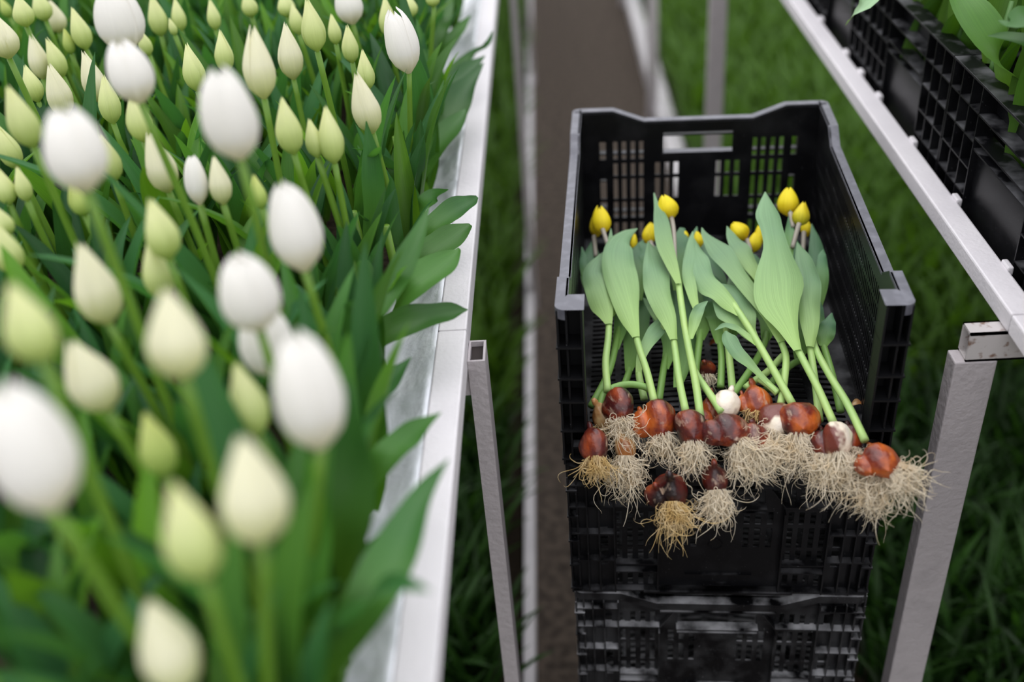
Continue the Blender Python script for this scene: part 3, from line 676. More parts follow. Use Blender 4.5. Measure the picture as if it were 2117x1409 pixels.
# leaves that lean out over the white rail: each plant carries the leaves listed
def px_blade(pts, m, parent, cup=.3, wave=0.0, seed=0, fold=0.0, name='leaf', up=None, rows=20, cols=6, tilt=0.0):
    """pts: (px, py, z, left half width px, right half width px): a leaf laid through real points"""
    C = [];
    for p in pts:
        P = atz(p[0], p[1], p[2]); d = depth(P); C.append((P.x, P.y, P.z, p[3] * d / F, p[4] * d / F))
    C = catmull(C, rows); rr = []; n = len(C)
    for i, c in enumerate(C):
        P = Vector(c[:3]); t = (Vector(C[min(i + 1, n - 1)][:3]) - Vector(C[max(i - 1, 0)][:3])).normalized()
        nn = (Vector((0, -.35, 1)) if up is None else Vector(up)); nn = (nn - t * nn.dot(t)).normalized(); s = t.cross(nn).normalized()
        if tilt: 
            a = tilt; s, nn = s * math.cos(a) + nn * math.sin(a), nn * math.cos(a) - s * math.sin(a)
        rr.append((P - Vector(parent.location), max(c[3], .0003), max(c[4], .0003), s, nn))
    v, f, uv = blade(rr, cols, cup, wave, seed, fold); o = link(name, v, f, m, parent, uvs=uv, smooth=True); return o
z0, z1 = 1.40, 1.46
EDGE = [ # label, leaves [(pts...)]
 ('tulip plant leaning its pointed leaf over the rail at the very top', [[(890,170,1.40,8,8),(915,110,1.45,18,18),(945,70,1.47,16,16),(973,31,1.49,1,1)], [(890,200,1.38,8,8),(905,100,1.46,14,14),(925,30,1.50,12,12),(940,-40,1.53,1,1)]]),
 ('tulip plant whose twisted leaf tip reaches farthest over the rail near the top', [[(905,215,1.39,8,8),(935,160,1.42,18,16),(975,115,1.44,13,12),(1005,95,1.46,8,10),(1019,64,1.48,1,1)], [(885,290,1.38,8,8),(920,205,1.43,24,22),(965,150,1.45,24,22),(1003,115,1.46,1,1)], [(880,330,1.38,10,10),(925,270,1.41,38,30),(945,215,1.43,40,34),(975,165,1.45,18,16),(1000,130,1.46,1,1)]]),
 ('tulip plant with a pale narrow leaf above the bare stretch of rail', [[(845,420,1.38,9,9),(870,330,1.44,16,16),(895,250,1.48,15,15),(918,165,1.52,1,1)], [(855,400,1.38,9,9),(885,330,1.42,26,26),(925,280,1.43,34,26),(958,235,1.44,10,10),(962,225,1.44,1,1)]]),
 ('tulip plant with a dark folded leaf over the foil beside the rail', [[(845,470,1.38,9,9),(870,430,1.42,22,22),(900,405,1.43,17,18),(927,392,1.44,1,1)], [(850,540,1.38,9,9),(890,480,1.42,28,28),(935,440,1.43,30,28),(970,420,1.435,22,22),(987,407,1.44,4,4)]]),
 ('tulip plant with two broad drooping leaves reaching the rail edge', [[(830,620,1.38,12,12),(875,540,1.43,36,36),(925,500,1.44,36,36),(960,472,1.44,18,18),(970,462,1.44,1,1)], [(800,680,1.38,14,14),(845,600,1.45,42,44),(900,560,1.46,44,44),(940,525,1.46,14,14),(948,512,1.46,1,1)]]),
 ('tulip plant with a broad dark leaf lying across the rail at mid height', [[(740,760,1.38,16,16),(800,690,1.42,36,36),(870,665,1.43,40,34),(930,648,1.43,26,22),(968,640,1.43,1,1)], [(715,770,1.40,14,14),(755,690,1.47,24,24),(815,590,1.51,30,30),(860,500,1.54,22,22),(887,425,1.56,1,1)]]),
 ('tulip plant with a short pointed leaf above the open-topped grey leg', [[(710,900,1.38,14,14),(755,840,1.43,30,30),(805,790,1.44,26,26),(850,738,1.45,1,1)]]),
 ('tulip plant with a long dark leaf crossing the foil below the grey leg top', [[(730,1060,1.40,16,16),(790,960,1.46,34,34),(850,900,1.47,30,30),(912,852,1.48,1,1)]]),
 ('tulip plant with a large swooping leaf over the rail low in the photo', [[(640,1440,1.42,26,26),(740,1290,1.49,58,50),(820,1150,1.51,56,48),(870,1030,1.51,28,26),(928,948,1.52,1,1)]]),
 ('tulip plant with a wide bright green upright leaf right of the largest white bloom', [[(700,1240,1.42,22,22),(730,1100,1.50,46,46),(735,960,1.55,48,44),(725,840,1.60,22,22),(718,780,1.62,1,1)], [(600,1409,1.44,22,22),(640,1250,1.50,40,40),(655,1080,1.56,38,38),(640,930,1.62,1,1)]]),
 ('tulip plant with a wide upright leaf standing before the row of buds at the right', [[(760,560,1.40,12,12),(775,440,1.48,24,24),(770,340,1.54,22,22),(757,250,1.59,1,1)], [(800,480,1.38,10,10),(818,390,1.46,22,22),(828,320,1.50,18,18),(835,270,1.53,1,1)], [(850,300,1.38,10,10),(868,200,1.46,22,22),(872,120,1.51,18,18),(862,40,1.56,1,1)]]),
]
for k, (lb, lv) in enumerate(EDGE):
    b = atz(lv[0][0][0], lv[0][0][1], lv[0][0][2]); b = Vector((min(b.x, -.2), b.y, 1.352))
    root = empty('tulip', b); tag(root, lb, 'tulip', 'tulips overhanging the white rail')
    for q, pts in enumerate(lv):
        bx = list(pts); px_blade(bx, LM['edge'], root, cup=.35, wave=.12, seed=k * 3 + q)
    stem_obj([Vector((0, 0, -.01)), Vector((-.002, .003, .06)), Vector((-.006, .004, .13))], .006, .005, STEM['bed'], root)
# ------------------------------------------------------------------ pulled tulips in the crate
ZB, ZH = 1.235, 1.315
def zz(py, dz=0.0): return lerp(ZB, ZH, min(1, max(0, (865 - py) / 440.0))) + dz
def root_tuft(base, dirn, L, n, m, parent, spread=.9, seed=0, grav=.5, off=None):
    rnd = random.Random(seed); v = []; f = []; o = Vector(parent.location)
    dirn = Vector(dirn).normalized(); a = dirn.orthogonal().normalized(); b = dirn.cross(a)
    for k in range(int(n * 1.9)):
        an = rnd.uniform(0, 6.28); rr = rnd.random() ** .6; st = base + (a * math.cos(an) + b * math.sin(an)) * rr * .0105
        d = (dirn + (a * math.cos(an) + b * math.sin(an)) * rr * spread * rnd.uniform(.2, .95)).normalized()
        stray = rnd.random() < .07; ln = L * (rnd.uniform(1.5, 2.1) if stray else rnd.uniform(.6, 1.6)); steps = 16; p = st.copy(); pts = [p - o]; ax = Vector((rnd.gauss(0, 1), rnd.gauss(0, 1), rnd.gauss(0, 1))).normalized()
        wild = rnd.uniform(.10, .50) if rnd.random() < .8 else rnd.uniform(.5, .9); tgt = base + dirn * L * .62
        for s in range(steps):
            ax = (ax + Vector((rnd.gauss(0, .45), rnd.gauss(0, .45), rnd.gauss(0, .45)))).normalized()
            d = (Matrix.Rotation(wild * (.4 + s / steps), 3, ax) @ d + dirn * .05 + Vector((0, -.02, -1)) * grav * .10)
            back = tgt - p
            if s > 5 and not stray: d = d + back.normalized() * min(.35, back.length / L * .3) * (1 if k % 4 else 0)
            d.normalize(); p = p + d * ln / steps; pts.append(p - o)
        r = rnd.uniform(.00032, .00060); tube(pts, [r] * 12 + [r * .85, r * .75, r * .6, r * .45, r * .3], 3, v, f, caps=False)
    return link('root_tuft', v, f, m, parent, smooth=True)
def bulb_mesh(r, L, m, parent, loc, axis, seed, lobes=1):
    """onion-shaped bulb, neck pointing along axis; extra offset lobes make a cluster"""
    rnd = random.Random(seed); v = []; f = []; nr, ns = 18, 20
    q = Vector((0, 0, 1)).rotation_difference(Vector(axis).normalized())
    for k in range(lobes):
        s = 1 if k == 0 else rnd.uniform(.55, .8); off = Vector((0, 0, 0)) if k == 0 else Vector(((-1) ** k * r * .85, rnd.uniform(-.3, .3) * r, -.1 * r)); b = len(v)
        for i in range(nr + 1):
            t = i / nr; z = (t - .38) * L * s
            if t < .62: rr = math.sin(math.pi * (.06 + .94 * t / .62 * .62)) ** .62 if t > 0 else .25
            else: rr = None
            x = t / .42
            rr = (math.sqrt(max(0, 1 - (1 - x) ** 2)) if t < .42 else (0.5 * (1 + math.cos(math.pi * min(1, (t - .42) / .5)))) ** .85) * .86 + (.10 if 0 < t < 1 else 0)
            if t > .85: rr = .22 * (1.15 - t) / .30 + .05
            for j in range(ns):
                a = 2 * math.pi * j / ns; w = 1 + .10 * math.cos(2 * a + seed) + .05 * math.cos(3 * a + seed * 2 + z * 60) + .02 * math.cos(7 * a + seed)
                p = Vector((rr * r * s * w * math.cos(a), rr * r * s * w * math.sin(a), z)) + off
                v.append(tuple(p))
        for i in range(nr):
            for j in range(ns): j2 = (j + 1) % ns; f.append((b + i * ns + j, b + i * ns + j2, b + (i + 1) * ns + j2, b + (i + 1) * ns + j))
        f.append(tuple(b + j for j in reversed(range(ns)))); f.append(tuple(b + nr * ns + j for j in range(ns)))
    o = link('bulb', v, f, m, parent, smooth=True); o.location = Vector(loc) - Vector(parent.location); o.rotation_mode = 'QUATERNION'; o.rotation_quaternion = q; return o
SEED = [100]
def pulled(label, bulb=None, stem=None, leaves=(), bloom=None, roots=None, tone='pulled', dz=0.0):
    """bulb: (px,py,radius px,kind,lobes,dz) ; stem: [(px,py[,dz])..] from the bulb up ; leaves: [[(px,py,dz,wl,wr)..]..] ; bloom: (px,py,w,h,kind,tip dx,tip dy,dz)
    roots: (dx, dy, length px, n, kind)"""
    SEED[0] += 1; sd = SEED[0]
    def P(px, py, d=0.0, dzz=0.0): return atz(px, py, zz(py, dz + dzz))
    if bulb: anchor = P(bulb[0], bulb[1], 0, bulb[5] if len(bulb) > 5 else 0)
    elif stem: anchor = P(stem[0][0], stem[0][1])
    else: anchor = P(bloom[0], bloom[1])
    root = empty('pulled_tulip', anchor); tag(root, label, 'tulip', 'uprooted yellow tulips in the top crate')
    o_ = Vector(anchor)
    if stem:
        raw = [P(s[0], s[1], 0, s[2] if len(s) > 2 else 0) for s in stem]
        if leaves: raw[-1] = raw[-1] - Vector((0, 0, .006)); raw[-2] = raw[-2] - Vector((0, 0, .001))
        pts = [Vector(p) - o_ for p in catmull([tuple(p) for p in raw], 18)]
        stem_obj(pts, .0050, .0044, STEM[tone if tone in STEM else 'pulled'], root, seg=10)
    if bulb:
        d = depth(anchor); r = bulb[2] * d / F * 1.06
        if len(bulb) > 6: ax = (P(bulb[6][0], bulb[6][1]) - anchor)
        elif stem: ax = (P(stem[0][0], stem[0][1]) - anchor) if (abs(stem[0][0] - bulb[0]) + abs(stem[0][1] - bulb[1])) > 12 else P(stem[1][0], stem[1][1]) - anchor
        else: ax = Vector((0, 1, .2))
        ax = Vector(ax).normalized(); bulb_mesh(r, r * 3.1, BM_[bulb[3]], root, anchor, ax, sd, bulb[4])
        if roots:
            rb = anchor - ax * r * .95; e = P(bulb[0] + roots[0], bulb[1] + roots[1]); 
            dd = (atd(bulb[0] + roots[0], bulb[1] + roots[1], depth(anchor) - .004) - anchor).normalized()
            tc_ = (Vector(CAM) - anchor).normalized(); rb = anchor + dd * r * .62 + tc_ * r * .45
            root_tuft(rb, dd, roots[2] * d / F, roots[3], ROOT[roots[4]], root, seed=sd, grav=roots[5] if len(roots) > 5 else .45)
    for q, lf in enumerate(leaves):
        opt = {}
        if isinstance(lf, tuple): lf, opt = lf
        px_blade([(a[0], a[1], zz(a[1], dz + a[2]), a[3], a[4]) for a in lf], LM[tone if tone in LM else 'pulled'], root, cup=opt.get('cup', -.28), wave=opt.get('wave', .13), seed=sd * 3 + q, fold=.10, rows=26, cols=8, tilt=opt.get('tilt', 0))
    if bloom:
        bx, by, w, h, k, tx, ty, bz = bloom
        c = P(bx, by, 0, bz); d = depth(c); tip = atd(bx + tx, by + ty, d); ax = (tip - c).normalized(); ax = (ax + Vector((0, .25, .10))).normalized()
        hei = h * d / F * 1.08; b = mobj('bloom', BLOOM[k][sd % 3], root); b.location = c - ax * hei * .5 - o_
        b.rotation_mode = 'QUATERNION'; b.rotation_quaternion = Vector((0, 0, 1)).rotation_difference(ax) @ Matrix.Rotation(sd * 1.3, 3, 'Z').to_quaternion()
        b.scale = (w * d / F / 2 / .30,) * 2 + (hei,)
        if len(lf_neck := NECK.get(label, [])) > 1:
            raw = [P(s[0], s[1], 0, s[2] if len(s) > 2 else 0) for s in lf_neck] ; pts = [Vector(p) - o_ for p in catmull([tuple(p) for p in raw], 8)]
            stem_obj(pts, .0036, .0032, STEM['neck'], root, name='flower_neck', seg=8)
    return root
NECK = {}
def N(label, pts): NECK[label] = pts; return label
# back layer first
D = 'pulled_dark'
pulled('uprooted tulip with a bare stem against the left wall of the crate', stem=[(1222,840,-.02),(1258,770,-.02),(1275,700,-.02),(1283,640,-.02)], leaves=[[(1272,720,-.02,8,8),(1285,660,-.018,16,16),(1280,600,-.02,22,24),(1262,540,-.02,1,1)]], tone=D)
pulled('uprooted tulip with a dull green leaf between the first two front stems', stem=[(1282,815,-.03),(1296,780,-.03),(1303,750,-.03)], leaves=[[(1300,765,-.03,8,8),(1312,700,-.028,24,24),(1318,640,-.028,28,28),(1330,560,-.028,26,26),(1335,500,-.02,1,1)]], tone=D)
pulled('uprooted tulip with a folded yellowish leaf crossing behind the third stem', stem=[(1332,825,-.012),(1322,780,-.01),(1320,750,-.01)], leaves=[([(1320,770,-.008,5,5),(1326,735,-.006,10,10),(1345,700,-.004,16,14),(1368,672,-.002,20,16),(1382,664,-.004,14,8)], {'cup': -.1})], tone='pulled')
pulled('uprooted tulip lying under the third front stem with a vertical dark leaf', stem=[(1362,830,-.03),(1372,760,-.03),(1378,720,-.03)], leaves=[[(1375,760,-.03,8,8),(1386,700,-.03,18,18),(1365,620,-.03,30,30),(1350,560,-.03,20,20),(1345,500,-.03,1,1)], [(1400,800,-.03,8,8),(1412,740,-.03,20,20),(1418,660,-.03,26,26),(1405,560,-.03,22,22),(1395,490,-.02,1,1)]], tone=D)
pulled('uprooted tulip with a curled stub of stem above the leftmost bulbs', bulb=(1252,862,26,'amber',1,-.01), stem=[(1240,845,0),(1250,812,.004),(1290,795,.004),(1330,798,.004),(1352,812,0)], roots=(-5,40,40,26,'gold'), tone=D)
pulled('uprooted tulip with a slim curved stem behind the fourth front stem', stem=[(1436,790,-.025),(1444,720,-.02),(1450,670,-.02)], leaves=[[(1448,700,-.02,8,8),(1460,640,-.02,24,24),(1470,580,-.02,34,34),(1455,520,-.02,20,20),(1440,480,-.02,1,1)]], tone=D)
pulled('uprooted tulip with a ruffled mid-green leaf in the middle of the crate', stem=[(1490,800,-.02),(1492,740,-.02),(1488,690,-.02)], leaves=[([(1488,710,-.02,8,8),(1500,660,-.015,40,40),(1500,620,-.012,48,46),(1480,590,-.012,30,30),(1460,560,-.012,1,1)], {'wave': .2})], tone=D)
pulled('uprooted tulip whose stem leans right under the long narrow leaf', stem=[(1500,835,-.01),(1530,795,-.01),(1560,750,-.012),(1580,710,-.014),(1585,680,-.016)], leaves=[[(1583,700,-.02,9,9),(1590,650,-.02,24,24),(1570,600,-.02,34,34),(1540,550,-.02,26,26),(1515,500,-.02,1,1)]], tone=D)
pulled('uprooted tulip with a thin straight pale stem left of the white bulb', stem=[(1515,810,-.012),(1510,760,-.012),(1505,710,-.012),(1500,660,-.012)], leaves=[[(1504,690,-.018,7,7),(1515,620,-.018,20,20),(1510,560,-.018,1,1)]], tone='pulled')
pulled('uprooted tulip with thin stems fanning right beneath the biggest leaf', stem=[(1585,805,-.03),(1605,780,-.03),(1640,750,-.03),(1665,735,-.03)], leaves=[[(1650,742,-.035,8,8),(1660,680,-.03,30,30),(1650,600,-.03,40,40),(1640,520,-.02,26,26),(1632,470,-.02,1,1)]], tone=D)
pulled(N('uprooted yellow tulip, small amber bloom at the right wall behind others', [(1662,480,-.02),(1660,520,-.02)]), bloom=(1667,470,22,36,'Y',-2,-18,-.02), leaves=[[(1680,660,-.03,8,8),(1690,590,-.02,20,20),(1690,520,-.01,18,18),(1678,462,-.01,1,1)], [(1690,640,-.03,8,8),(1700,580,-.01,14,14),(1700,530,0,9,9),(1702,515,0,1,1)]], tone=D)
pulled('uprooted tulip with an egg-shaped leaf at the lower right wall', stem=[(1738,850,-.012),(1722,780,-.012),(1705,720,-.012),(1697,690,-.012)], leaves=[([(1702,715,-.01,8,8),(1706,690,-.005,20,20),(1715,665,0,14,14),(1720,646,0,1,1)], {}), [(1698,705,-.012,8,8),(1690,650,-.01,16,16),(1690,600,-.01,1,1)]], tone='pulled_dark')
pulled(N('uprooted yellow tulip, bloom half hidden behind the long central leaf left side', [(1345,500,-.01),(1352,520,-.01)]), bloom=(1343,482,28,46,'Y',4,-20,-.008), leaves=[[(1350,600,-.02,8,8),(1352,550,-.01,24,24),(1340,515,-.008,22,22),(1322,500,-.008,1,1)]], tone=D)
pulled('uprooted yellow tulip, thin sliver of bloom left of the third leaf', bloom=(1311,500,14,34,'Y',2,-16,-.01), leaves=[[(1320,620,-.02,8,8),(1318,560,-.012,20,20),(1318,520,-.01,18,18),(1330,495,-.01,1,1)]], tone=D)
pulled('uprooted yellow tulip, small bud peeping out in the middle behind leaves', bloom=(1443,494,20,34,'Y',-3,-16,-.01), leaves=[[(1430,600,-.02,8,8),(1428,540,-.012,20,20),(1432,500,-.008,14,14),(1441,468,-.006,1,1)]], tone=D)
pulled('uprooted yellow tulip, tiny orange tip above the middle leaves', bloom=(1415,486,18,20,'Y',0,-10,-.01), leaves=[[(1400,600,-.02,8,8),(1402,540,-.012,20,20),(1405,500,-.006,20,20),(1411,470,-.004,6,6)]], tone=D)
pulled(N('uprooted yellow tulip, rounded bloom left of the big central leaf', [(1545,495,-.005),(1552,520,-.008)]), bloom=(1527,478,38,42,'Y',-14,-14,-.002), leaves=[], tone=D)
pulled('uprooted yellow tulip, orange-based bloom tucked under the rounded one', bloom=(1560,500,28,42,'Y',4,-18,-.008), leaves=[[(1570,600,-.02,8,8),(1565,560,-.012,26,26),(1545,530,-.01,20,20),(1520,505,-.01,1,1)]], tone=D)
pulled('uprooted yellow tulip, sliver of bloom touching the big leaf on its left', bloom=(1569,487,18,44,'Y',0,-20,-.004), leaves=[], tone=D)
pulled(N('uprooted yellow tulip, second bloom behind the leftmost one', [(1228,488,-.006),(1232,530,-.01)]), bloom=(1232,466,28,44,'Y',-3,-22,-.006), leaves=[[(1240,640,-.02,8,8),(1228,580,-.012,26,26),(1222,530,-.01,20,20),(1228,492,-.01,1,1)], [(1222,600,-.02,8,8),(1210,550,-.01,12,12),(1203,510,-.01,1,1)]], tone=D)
# front layer
pulled(N('uprooted yellow tulip, leftmost bloom in the crate, dark round bulb below', [(1246,474,.012),(1256,505,.008)]), bulb=(1278,838,34,'dark',1,.012), stem=[(1256,808,.01),(1252,750,.008),(1257,700,.006),(1259,655,.006)],
  leaves=[([(1259,668,.008,8,7),(1252,630,.010,30,17),(1240,590,.012,33,30),(1226,560,.012,22,34),(1238,532,.012,8,22),(1246,522,.012,1,1)], {'wave': .12}), ([(1262,650,.002,7,7),(1280,620,.0,12,12),(1285,570,.0,10,10),(1275,520,.0,1,1)], {}), [(1262,560,.002,6,6),(1262,510,.01,8,8),(1263,472,.012,1,1)]],
  bloom=(1243,454,38,58,'Y',-4,-28,.014), roots=(14,52,62,150,'pale'))
pulled('uprooted tulip with the tall second leaf curling right at its tip', bulb=(1362,866,38,'red',2,.006), stem=[(1353,832,.008),(1338,770,.008),(1322,720,.008),(1313,680,.008)],
  leaves=[([(1315,695,.010,8,8),(1300,645,.014,24,22),(1280,590,.016,26,44),(1265,540,.018,22,50),(1270,500,.016,16,40),(1290,482,.014,10,20),(1318,472,.012,1,1)], {'wave': .08})], roots=(12,60,62,110,'pale'))
pulled('uprooted tulip with a broad egg-shaped third leaf, bulb with a tall neck', bulb=(1428,884,36,'dark',1,.010), stem=[(1418,852,.010),(1405,790,.010),(1397,730,.010),(1392,685,.010)],
  leaves=[([(1393,700,.012,8,8),(1384,650,.016,24,14),(1365,600,.018,32,22),(1352,555,.018,24,32),(1343,520,.014,10,22),(1340,498,.012,1,1)], {}), ([(1378,680,.0,6,6),(1360,650,-.004,12,10),(1340,625,-.004,8,8),(1330,615,-.004,1,1)], {})], roots=(8,62,64,130,'pale'))
pulled(N('uprooted yellow tulip, central bloom beside a tall spear-shaped leaf', [(1387,444,.028),(1393,480,.026),(1396,560,.022)]), bulb=(1452,872,26,'red',1,.0), stem=[(1448,860,.014),(1438,790,.016),(1424,720,.018),(1412,650,.020),(1402,570,.022)],
  leaves=[([(1403,585,.024,6,6),(1396,545,.026,20,6),(1378,500,.030,22,14),(1365,455,.034,14,18),(1356,425,.038,4,9),(1352,398,.040,1,1)], {'cup': -.15, 'wave': .02}), ([(1428,700,.020,5,5),(1436,660,.024,12,14),(1446,636,.026,9,12),(1463,622,.026,1,1)], {'cup': .3})],
  bloom=(1380,427,42,52,'Y',-10,-24,.034))
pulled('uprooted tulip with its stem slanting down right to the double dark bulb', bulb=(1508,888,36,'dark',2,.012,(1480,845)), stem=[(1492,852,.012),(1468,815,.010),(1446,782,.004),(1432,750,-.002)],
  leaves=[([(1440,640,.012,6,6),(1430,600,.016,12,12),(1424,560,.018,14,12),(1428,510,.018,10,10),(1432,478,.018,1,1)], {'cup': -.2})], roots=(42,60,82,200,'pale'))
pulled('uprooted tulip with wavy-edged leaf sweeping up left from the middle', bulb=(1652,866,38,'red',1,.014), stem=[(1640,838,.010),(1605,775,.012),(1565,705,.014),(1535,655,.016),(1515,620,.018)],
  leaves=[([(1530,650,.016,7,7),(1500,610,.018,26,14),(1465,575,.018,30,16),(1440,530,.018,12,24),(1430,485,.016,1,1)], {'wave': .16}), ([(1568,712,.012,6,6),(1535,680,.010,14,30),(1520,640,.010,40,40),(1500,600,.008,30,26),(1480,585,.006,1,1)], {'wave': .14, 'cup': -.1}), ([(1565,712,.014,6,6),(1530,684,.016,6,8),(1500,672,.016,7,6),(1478,682,.014,1,1)], {'cup': .2})], roots=(-4,62,78,150,'pale'))
pulled('uprooted tulip with the longest narrow leaf arching across the middle', bulb=(1605,866,34,'white',1,.004), stem=[(1614,838,.002),(1622,780,.004),(1625,735,.008),(1612,690,.012)],
  leaves=[([(1616,705,.012,8,8),(1585,648,.016,13,12),(1545,590,.018,18,17),(1510,545,.018,22,22),(1480,510,.018,20,28),(1456,485,.016,6,10),(1451,470,.016,1,1)], {'cup': -.2})], roots=(-20,62,66,110,'pale'))
pulled('uprooted tulip with a short blue-green leaf left of the biggest one', stem=[(1600,640,.002),(1580,600,.006),(1566,570,.008)],
  leaves=[([(1572,585,.010,7,7),(1555,550,.012,16,13),(1535,515,.012,22,18),(1512,490,.010,10,14),(1503,467,.010,1,1)], {'cup': -.2}), ([(1565,570,.002,6,6),(1540,575,.0,10,10),(1522,553,.0,1,1)], {})])
pulled('uprooted tulip with the biggest broad leaf, tallest in the crate', bulb=(1730,908,34,'white',1,.012), stem=[(1724,876,.016),(1690,800,.020),(1662,745,.022),(1648,710,.024)],
  leaves=[([(1650,722,.026,9,8),(1634,675,.030,26,18),(1614,620,.034,50,42),(1607,565,.038,46,58),(1600,510,.042,22,36),(1593,470,.046,20,28),(1588,440,.050,26,26),(1584,418,.052,15,15),(1582,396,.054,1,1)], {'wave': .05, 'cup': -.30})], roots=(10,66,72,150,'pale'))
pulled('uprooted tulip with a wide leaf overlapping the right side of the biggest one', bulb=(1702,918,28,'dark',1,.0), stem=[(1694,870,.0),(1688,810,.004),(1680,750,.008),(1674,700,.012)],
  leaves=[([(1675,715,.014,8,8),(1676,670,.016,20,18),(1670,620,.018,18,28),(1668,575,.018,16,30),(1660,535,.018,16,22),(1648,500,.016,1,1)], {'wave': .12})], roots=(-2,66,74,120,'pale'))
pulled('uprooted tulip with the rightmost stem, red bulb hanging past the crate corner', bulb=(1822,952,36,'red',2,.010,(1795,915)), stem=[(1788,910,.014),(1752,835,.014),(1715,775,.010),(1688,725,.006),(1678,690,.002)], roots=(52,40,72,150,'pale'))
pulled(N('uprooted yellow tulip, bloom highest at the right of the crate', [(1634,440,.018),(1640,470,.014)]), bloom=(1630,416,42,58,'Y',2,-28,.020), leaves=[([(1630,560,.004,6,6),(1632,500,.010,12,10),(1634,455,.016,6,6),(1634,434,.018,1,1)], {'cup': .2})], tone=D)
pulled(N('uprooted yellow-green tulip, bloom leaning against the highest right one', [(1652,462,.022),(1644,490,.016),(1638,512,.012)]), bloom=(1657,441,34,50,'YG',8,-26,.024), leaves=[], tone=D)
# loose bulbs among the pile
pulled('round dark bulb at the lower left corner with a stiff golden root tuft', bulb=(1228,920,32,'dark',1,-.004,(1218,880)), roots=(4,50,48,120,'gold'))
pulled('bulb under the left tuft showing only a long hanging pale root tuft', bulb=(1292,925,24,'amber',1,-.02,(1280,890)), roots=(0,52,74,130,'pale'))
pulled('peeled white bulb with torn brown skin in the middle of the row', bulb=(1502,838,30,'white',1,.004,(1512,805)), roots=(-2,44,34,40,'pale'))
pulled('glossy orange-brown bulb behind the row right of the peeled white bulb', bulb=(1566,830,30,'red',2,.0,(1556,795)), stem=[(1542,802,-.004),(1556,790,-.004),(1590,765,-.006),(1618,735,-.008)], roots=(-10,40,34,60,'gold'))
pulled('small red-brown bulb just left of the peeled white one', bulb=(1472,846,22,'red',1,-.006,(1470,820)), roots=(0,34,30,30,'pale'))
pulled('dark brown bulb lying far back inside the crate between stems', bulb=(1460,762,19,'dark',1,-.030,(1452,735)), roots=(2,30,34,50,'pale'))
pulled('lowest left bulb hanging over the crate edge with a forked root tuft', bulb=(1388,1012,34,'dark',2,-.045,(1382,970)), roots=(4,52,62,160,'gold'))
pulled('nearly black bulb hanging over the crate edge beside the forked one', bulb=(1478,992,29,'dark',1,-.035,(1476,950)), roots=(6,50,62,150,'pale'))
pulled('small dark red bulb wedged under the broad-leaved bulb cluster', bulb=(1760,905,26,'dark',1,.0,(1750,870)), roots=(-4,84,66,150,'pale'))
pulled('amber bulb at the far right end buried in a fan of pale roots', bulb=(1842,972,20,'red',1,-.01,(1835,940)), roots=(-44,40,84,170,'pale'))
pulled('dark bulb in the middle of the row with roots spilling right', bulb=(1560,905,30,'dark',1,.0,(1555,870)), roots=(36,36,56,130,'pale'))
# a spear-shaped side shoot in the middle
pulled('short tulip shoot with a single paddle-shaped leaf in the crate middle', stem=[(1608,812,.004),(1590,795,.006),(1570,775,.010)], leaves=[([(1606,810,.006,5,5),(1578,782,.010,7,7),(1548,752,.014,12,11),(1522,725,.018,20,15),(1506,700,.020,15,15),(1500,684,.020,2,2)], {'cup': .3})])
for px_, py_, lb_ in ((1772, 838, 'orange-brown flake of bulb skin on the crate floor by the right wall'), (1478, 712, 'brown flake of bulb skin lying deep in the middle of the crate')):
    P = atz(px_, py_, 1.186); rr = []
    for i in range(9):
        t = i / 8; w_ = .006 * math.sin(math.pi * (.04 + .92 * t)); rr.append((Vector((.016 * (t - .5), .002 * math.sin(t * 3), .003 * math.sin(math.pi * t))), w_, w_, Vector((0, 1, .1)).normalized(), Vector((0, -.1, 1)).normalized()))
    v, f, uv = blade(rr, 6, .5, .1, 3); o = link('bulb_skin_flake', v, f, BM_['amber' if px_ > 1700 else 'red'], uvs=uv, smooth=True); o.location = P; tag(o, lb_, 'bulb skin')
# ------------------------------------------------------------------ tulips in the row crates
nr = 0; occ = []
while nr < 68:
    x = .587 + .26 * R.random() ** 1.5; y = R.uniform(.66, 1.98)
    if any((x - a) ** 2 + (y - b) ** 2 < .034 ** 2 for a, b in occ): continue
    if abs(((y - .205) % .4)) < .025 or abs(((y - .205) % .4) - .4) < .025: continue
    occ.append((x, y)); nr += 1
    root = empty('tulip', (x, y, 1.385)); tag(root, 'green tulip plant growing upright in the crates on the right bench', 'tulip', 'tulips in the bench crates')
    pts = [Vector(p) for p in catmull([(0, 0, -.005), (R.uniform(-.01, .01), R.uniform(-.01, .01), .11), (R.uniform(-.015, .015), R.uniform(-.01, .01), .22)], 6)]
    stem_obj(pts, .0052, .0042, STEM['row'], root, seg=6)
    for k in range(5):
        l = mobj('leaf', ROWLEAF[R.randrange(8)], root); l.rotation_euler = (0, 0, -1.7 + .85 * k + R.uniform(-.2, .2)); s = R.uniform(.8, 1.05); l.scale = (s, s, s); l.location = (0, 0, .0 + k * .035)
r_ = empty('tulip', (.62, 1.45, 1.385)); tag(r_, 'tulip plant with a pale pointed leaf tip dangling over the top right crates', 'tulip')
px_blade([(2015,-30,1.41,8,8),(1965,-135,1.56,12,12),(1895,-110,1.615,14,14),(1838,-48,1.615,19,19),(1795,0,1.595,22,22),(1768,28,1.575,18,18),(1749,52,1.555,2,2)], leaf_mat('leaf_pale', (.25, .42, .2), (.30, .47, .26), trans=.15), r_, cup=.2, seed=5)
r_ = empty('tulip', (.62, 1.1, 1.385)); tag(r_, 'tulip plant with two yellow-tipped leaves pointing left at the right edge', 'tulip')
px_blade([(2230,330,1.45,7,7),(2210,150,1.60,22,22),(2160,100,1.63,34,34),(2085,78,1.63,18,18),(2042,74,1.63,1,1)], LM['edge'], r_, cup=.25, seed=8)
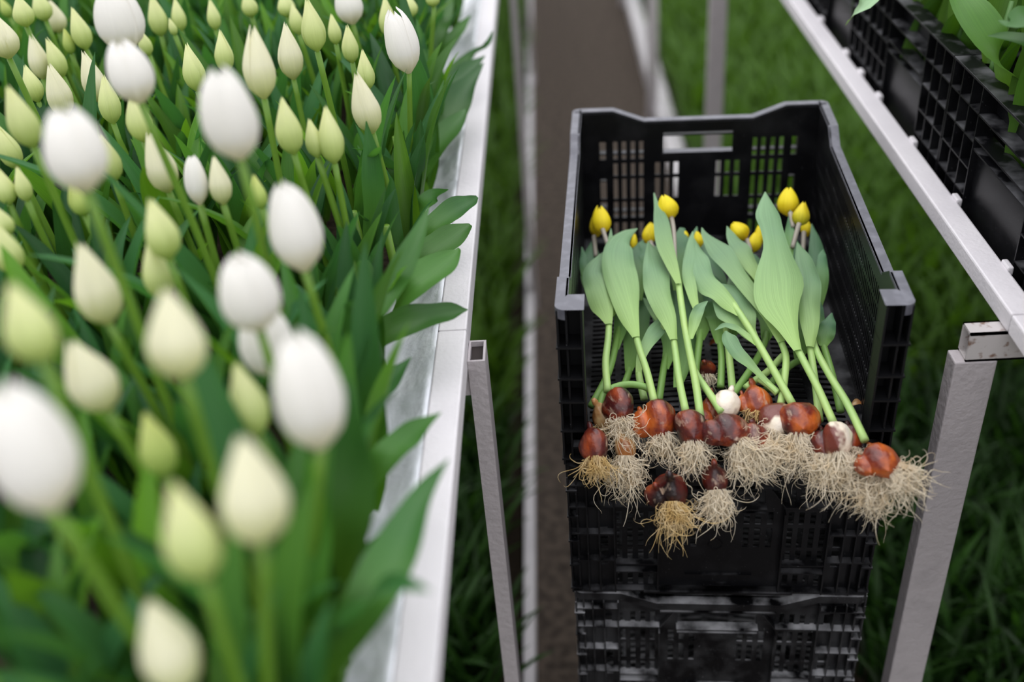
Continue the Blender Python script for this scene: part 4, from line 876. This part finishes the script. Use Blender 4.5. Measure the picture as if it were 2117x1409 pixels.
px_blade([(2240,300,1.45,7,7),(2200,90,1.60,36,36),(2140,40,1.65,50,40),(2090,50,1.655,20,20),(2064,42,1.655,1,1)], LM['edge'], r_, cup=.25, seed=9)
px_blade([(2090,260,1.42,7,7),(2070,140,1.56,40,40),(2010,30,1.62,44,44),(1960,-50,1.64,1,1)], LM['row'], r_, cup=.25, seed=10)
# ------------------------------------------------------------------ low beds under the benches
def clump(seed, n=7, h=.26):
    rnd = random.Random(seed); v = []; f = []; uv = []
    for k in range(n):
        a = rnd.uniform(0, 6.28); lean = rnd.uniform(2, 16); L = h * rnd.uniform(.7, 1.2); w = rnd.uniform(.006, .013); x = z = 0.0; an = math.radians(90 - lean); rr = []; rows = 6; ca, sa = math.cos(a), math.sin(a)
        ox, oy = rnd.uniform(-.018, .018), rnd.uniform(-.018, .018)
        for i in range(rows + 1):
            t = i / rows; wd_ = w * math.sin(math.pi * (.15 + .85 * t)) ** .8 if t < 1 else 0.0002
            c = Vector((x * ca + ox, x * sa + oy, z)); nn = Vector((-math.sin(an) * ca, -math.sin(an) * sa, math.cos(an))); rr.append((c, wd_, wd_, Vector((-sa, ca, 0)), nn))
            x += math.cos(an) * L / rows; z += math.sin(an) * L / rows; an -= math.radians(rnd.uniform(2, 12))
        bv, bf, bu = blade(rr, 2, .4, 0, k); b = len(v); v += bv; uv += bu; f += [tuple(b + q for q in ff_) for ff_ in bf]
    return v, f, uv
CL = [clump(i, 7 + i % 3) for i in range(8)]
CLM = []
for v, f, uv in CL:
    o = link('young_tulip', v, f, LM['floorbed_shaded'], uvs=uv, smooth=True); CLM.append(o.data); bpy.data.objects.remove(o)
def vis(x, y, z=.15):
    P = np.array((x, y, z)) - CAM; c = MM.T @ P
    if c[2] < .1: return None
    px = PX + F * c[0] / c[2]; py = PY + F * c[1] / c[2]
    if -60 < px < W + 60 and -80 < py < H + 80: return c[2]
    return None
spots = []
sx = .062
for side in (0, 1):
    nx = 9 if side == 0 else 24
    for i in range(nx):
        for j in range(140):
            x = (-.222 - i * sx) if side == 0 else (.64 + i * sx); y = .35 + j * sx; x += R.uniform(-.018, .012) * (1 if side == 0 else -1); y += R.uniform(-.02, .02)
            d = vis(x, y)
            if d is not None: spots.append((d, x, y, side))
spots.sort()
near_, far_ = [], []
nl = 0
for s in spots:
    if len(near_) < 300: near_.append(s)
    else: far_.append(s)
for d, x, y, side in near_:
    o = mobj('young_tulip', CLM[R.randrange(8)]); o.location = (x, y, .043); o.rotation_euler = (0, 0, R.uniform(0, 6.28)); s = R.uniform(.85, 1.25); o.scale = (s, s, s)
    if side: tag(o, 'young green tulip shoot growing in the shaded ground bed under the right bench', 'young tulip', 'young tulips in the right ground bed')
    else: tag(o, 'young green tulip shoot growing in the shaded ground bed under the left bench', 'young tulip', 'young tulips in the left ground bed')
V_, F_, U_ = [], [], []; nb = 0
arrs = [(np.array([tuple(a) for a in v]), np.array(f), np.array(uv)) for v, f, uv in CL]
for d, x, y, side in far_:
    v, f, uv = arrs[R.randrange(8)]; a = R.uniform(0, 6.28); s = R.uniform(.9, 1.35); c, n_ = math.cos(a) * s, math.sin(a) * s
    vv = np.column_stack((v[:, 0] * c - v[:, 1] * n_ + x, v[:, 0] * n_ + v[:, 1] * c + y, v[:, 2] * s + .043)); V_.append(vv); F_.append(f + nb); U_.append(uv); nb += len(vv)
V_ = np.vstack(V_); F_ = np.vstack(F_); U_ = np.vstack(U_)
me = bpy.data.meshes.new('young_tulips'); me.from_pydata(V_.tolist(), [], F_.tolist()); me.materials.append(leaf_mat('leaf_far_lit', (0.022, 0.07, 0.010), (0.075, 0.17, 0.016), trans=0.3))  # brighter copy of the near leaf: light on the far beds painted into colour
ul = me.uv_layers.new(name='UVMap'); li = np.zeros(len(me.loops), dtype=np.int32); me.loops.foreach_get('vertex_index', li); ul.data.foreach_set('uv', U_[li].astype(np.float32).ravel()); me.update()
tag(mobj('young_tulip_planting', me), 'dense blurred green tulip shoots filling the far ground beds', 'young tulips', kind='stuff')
print('spots', len(spots), 'near max depth', near_[-1][0], 'fill', nf)
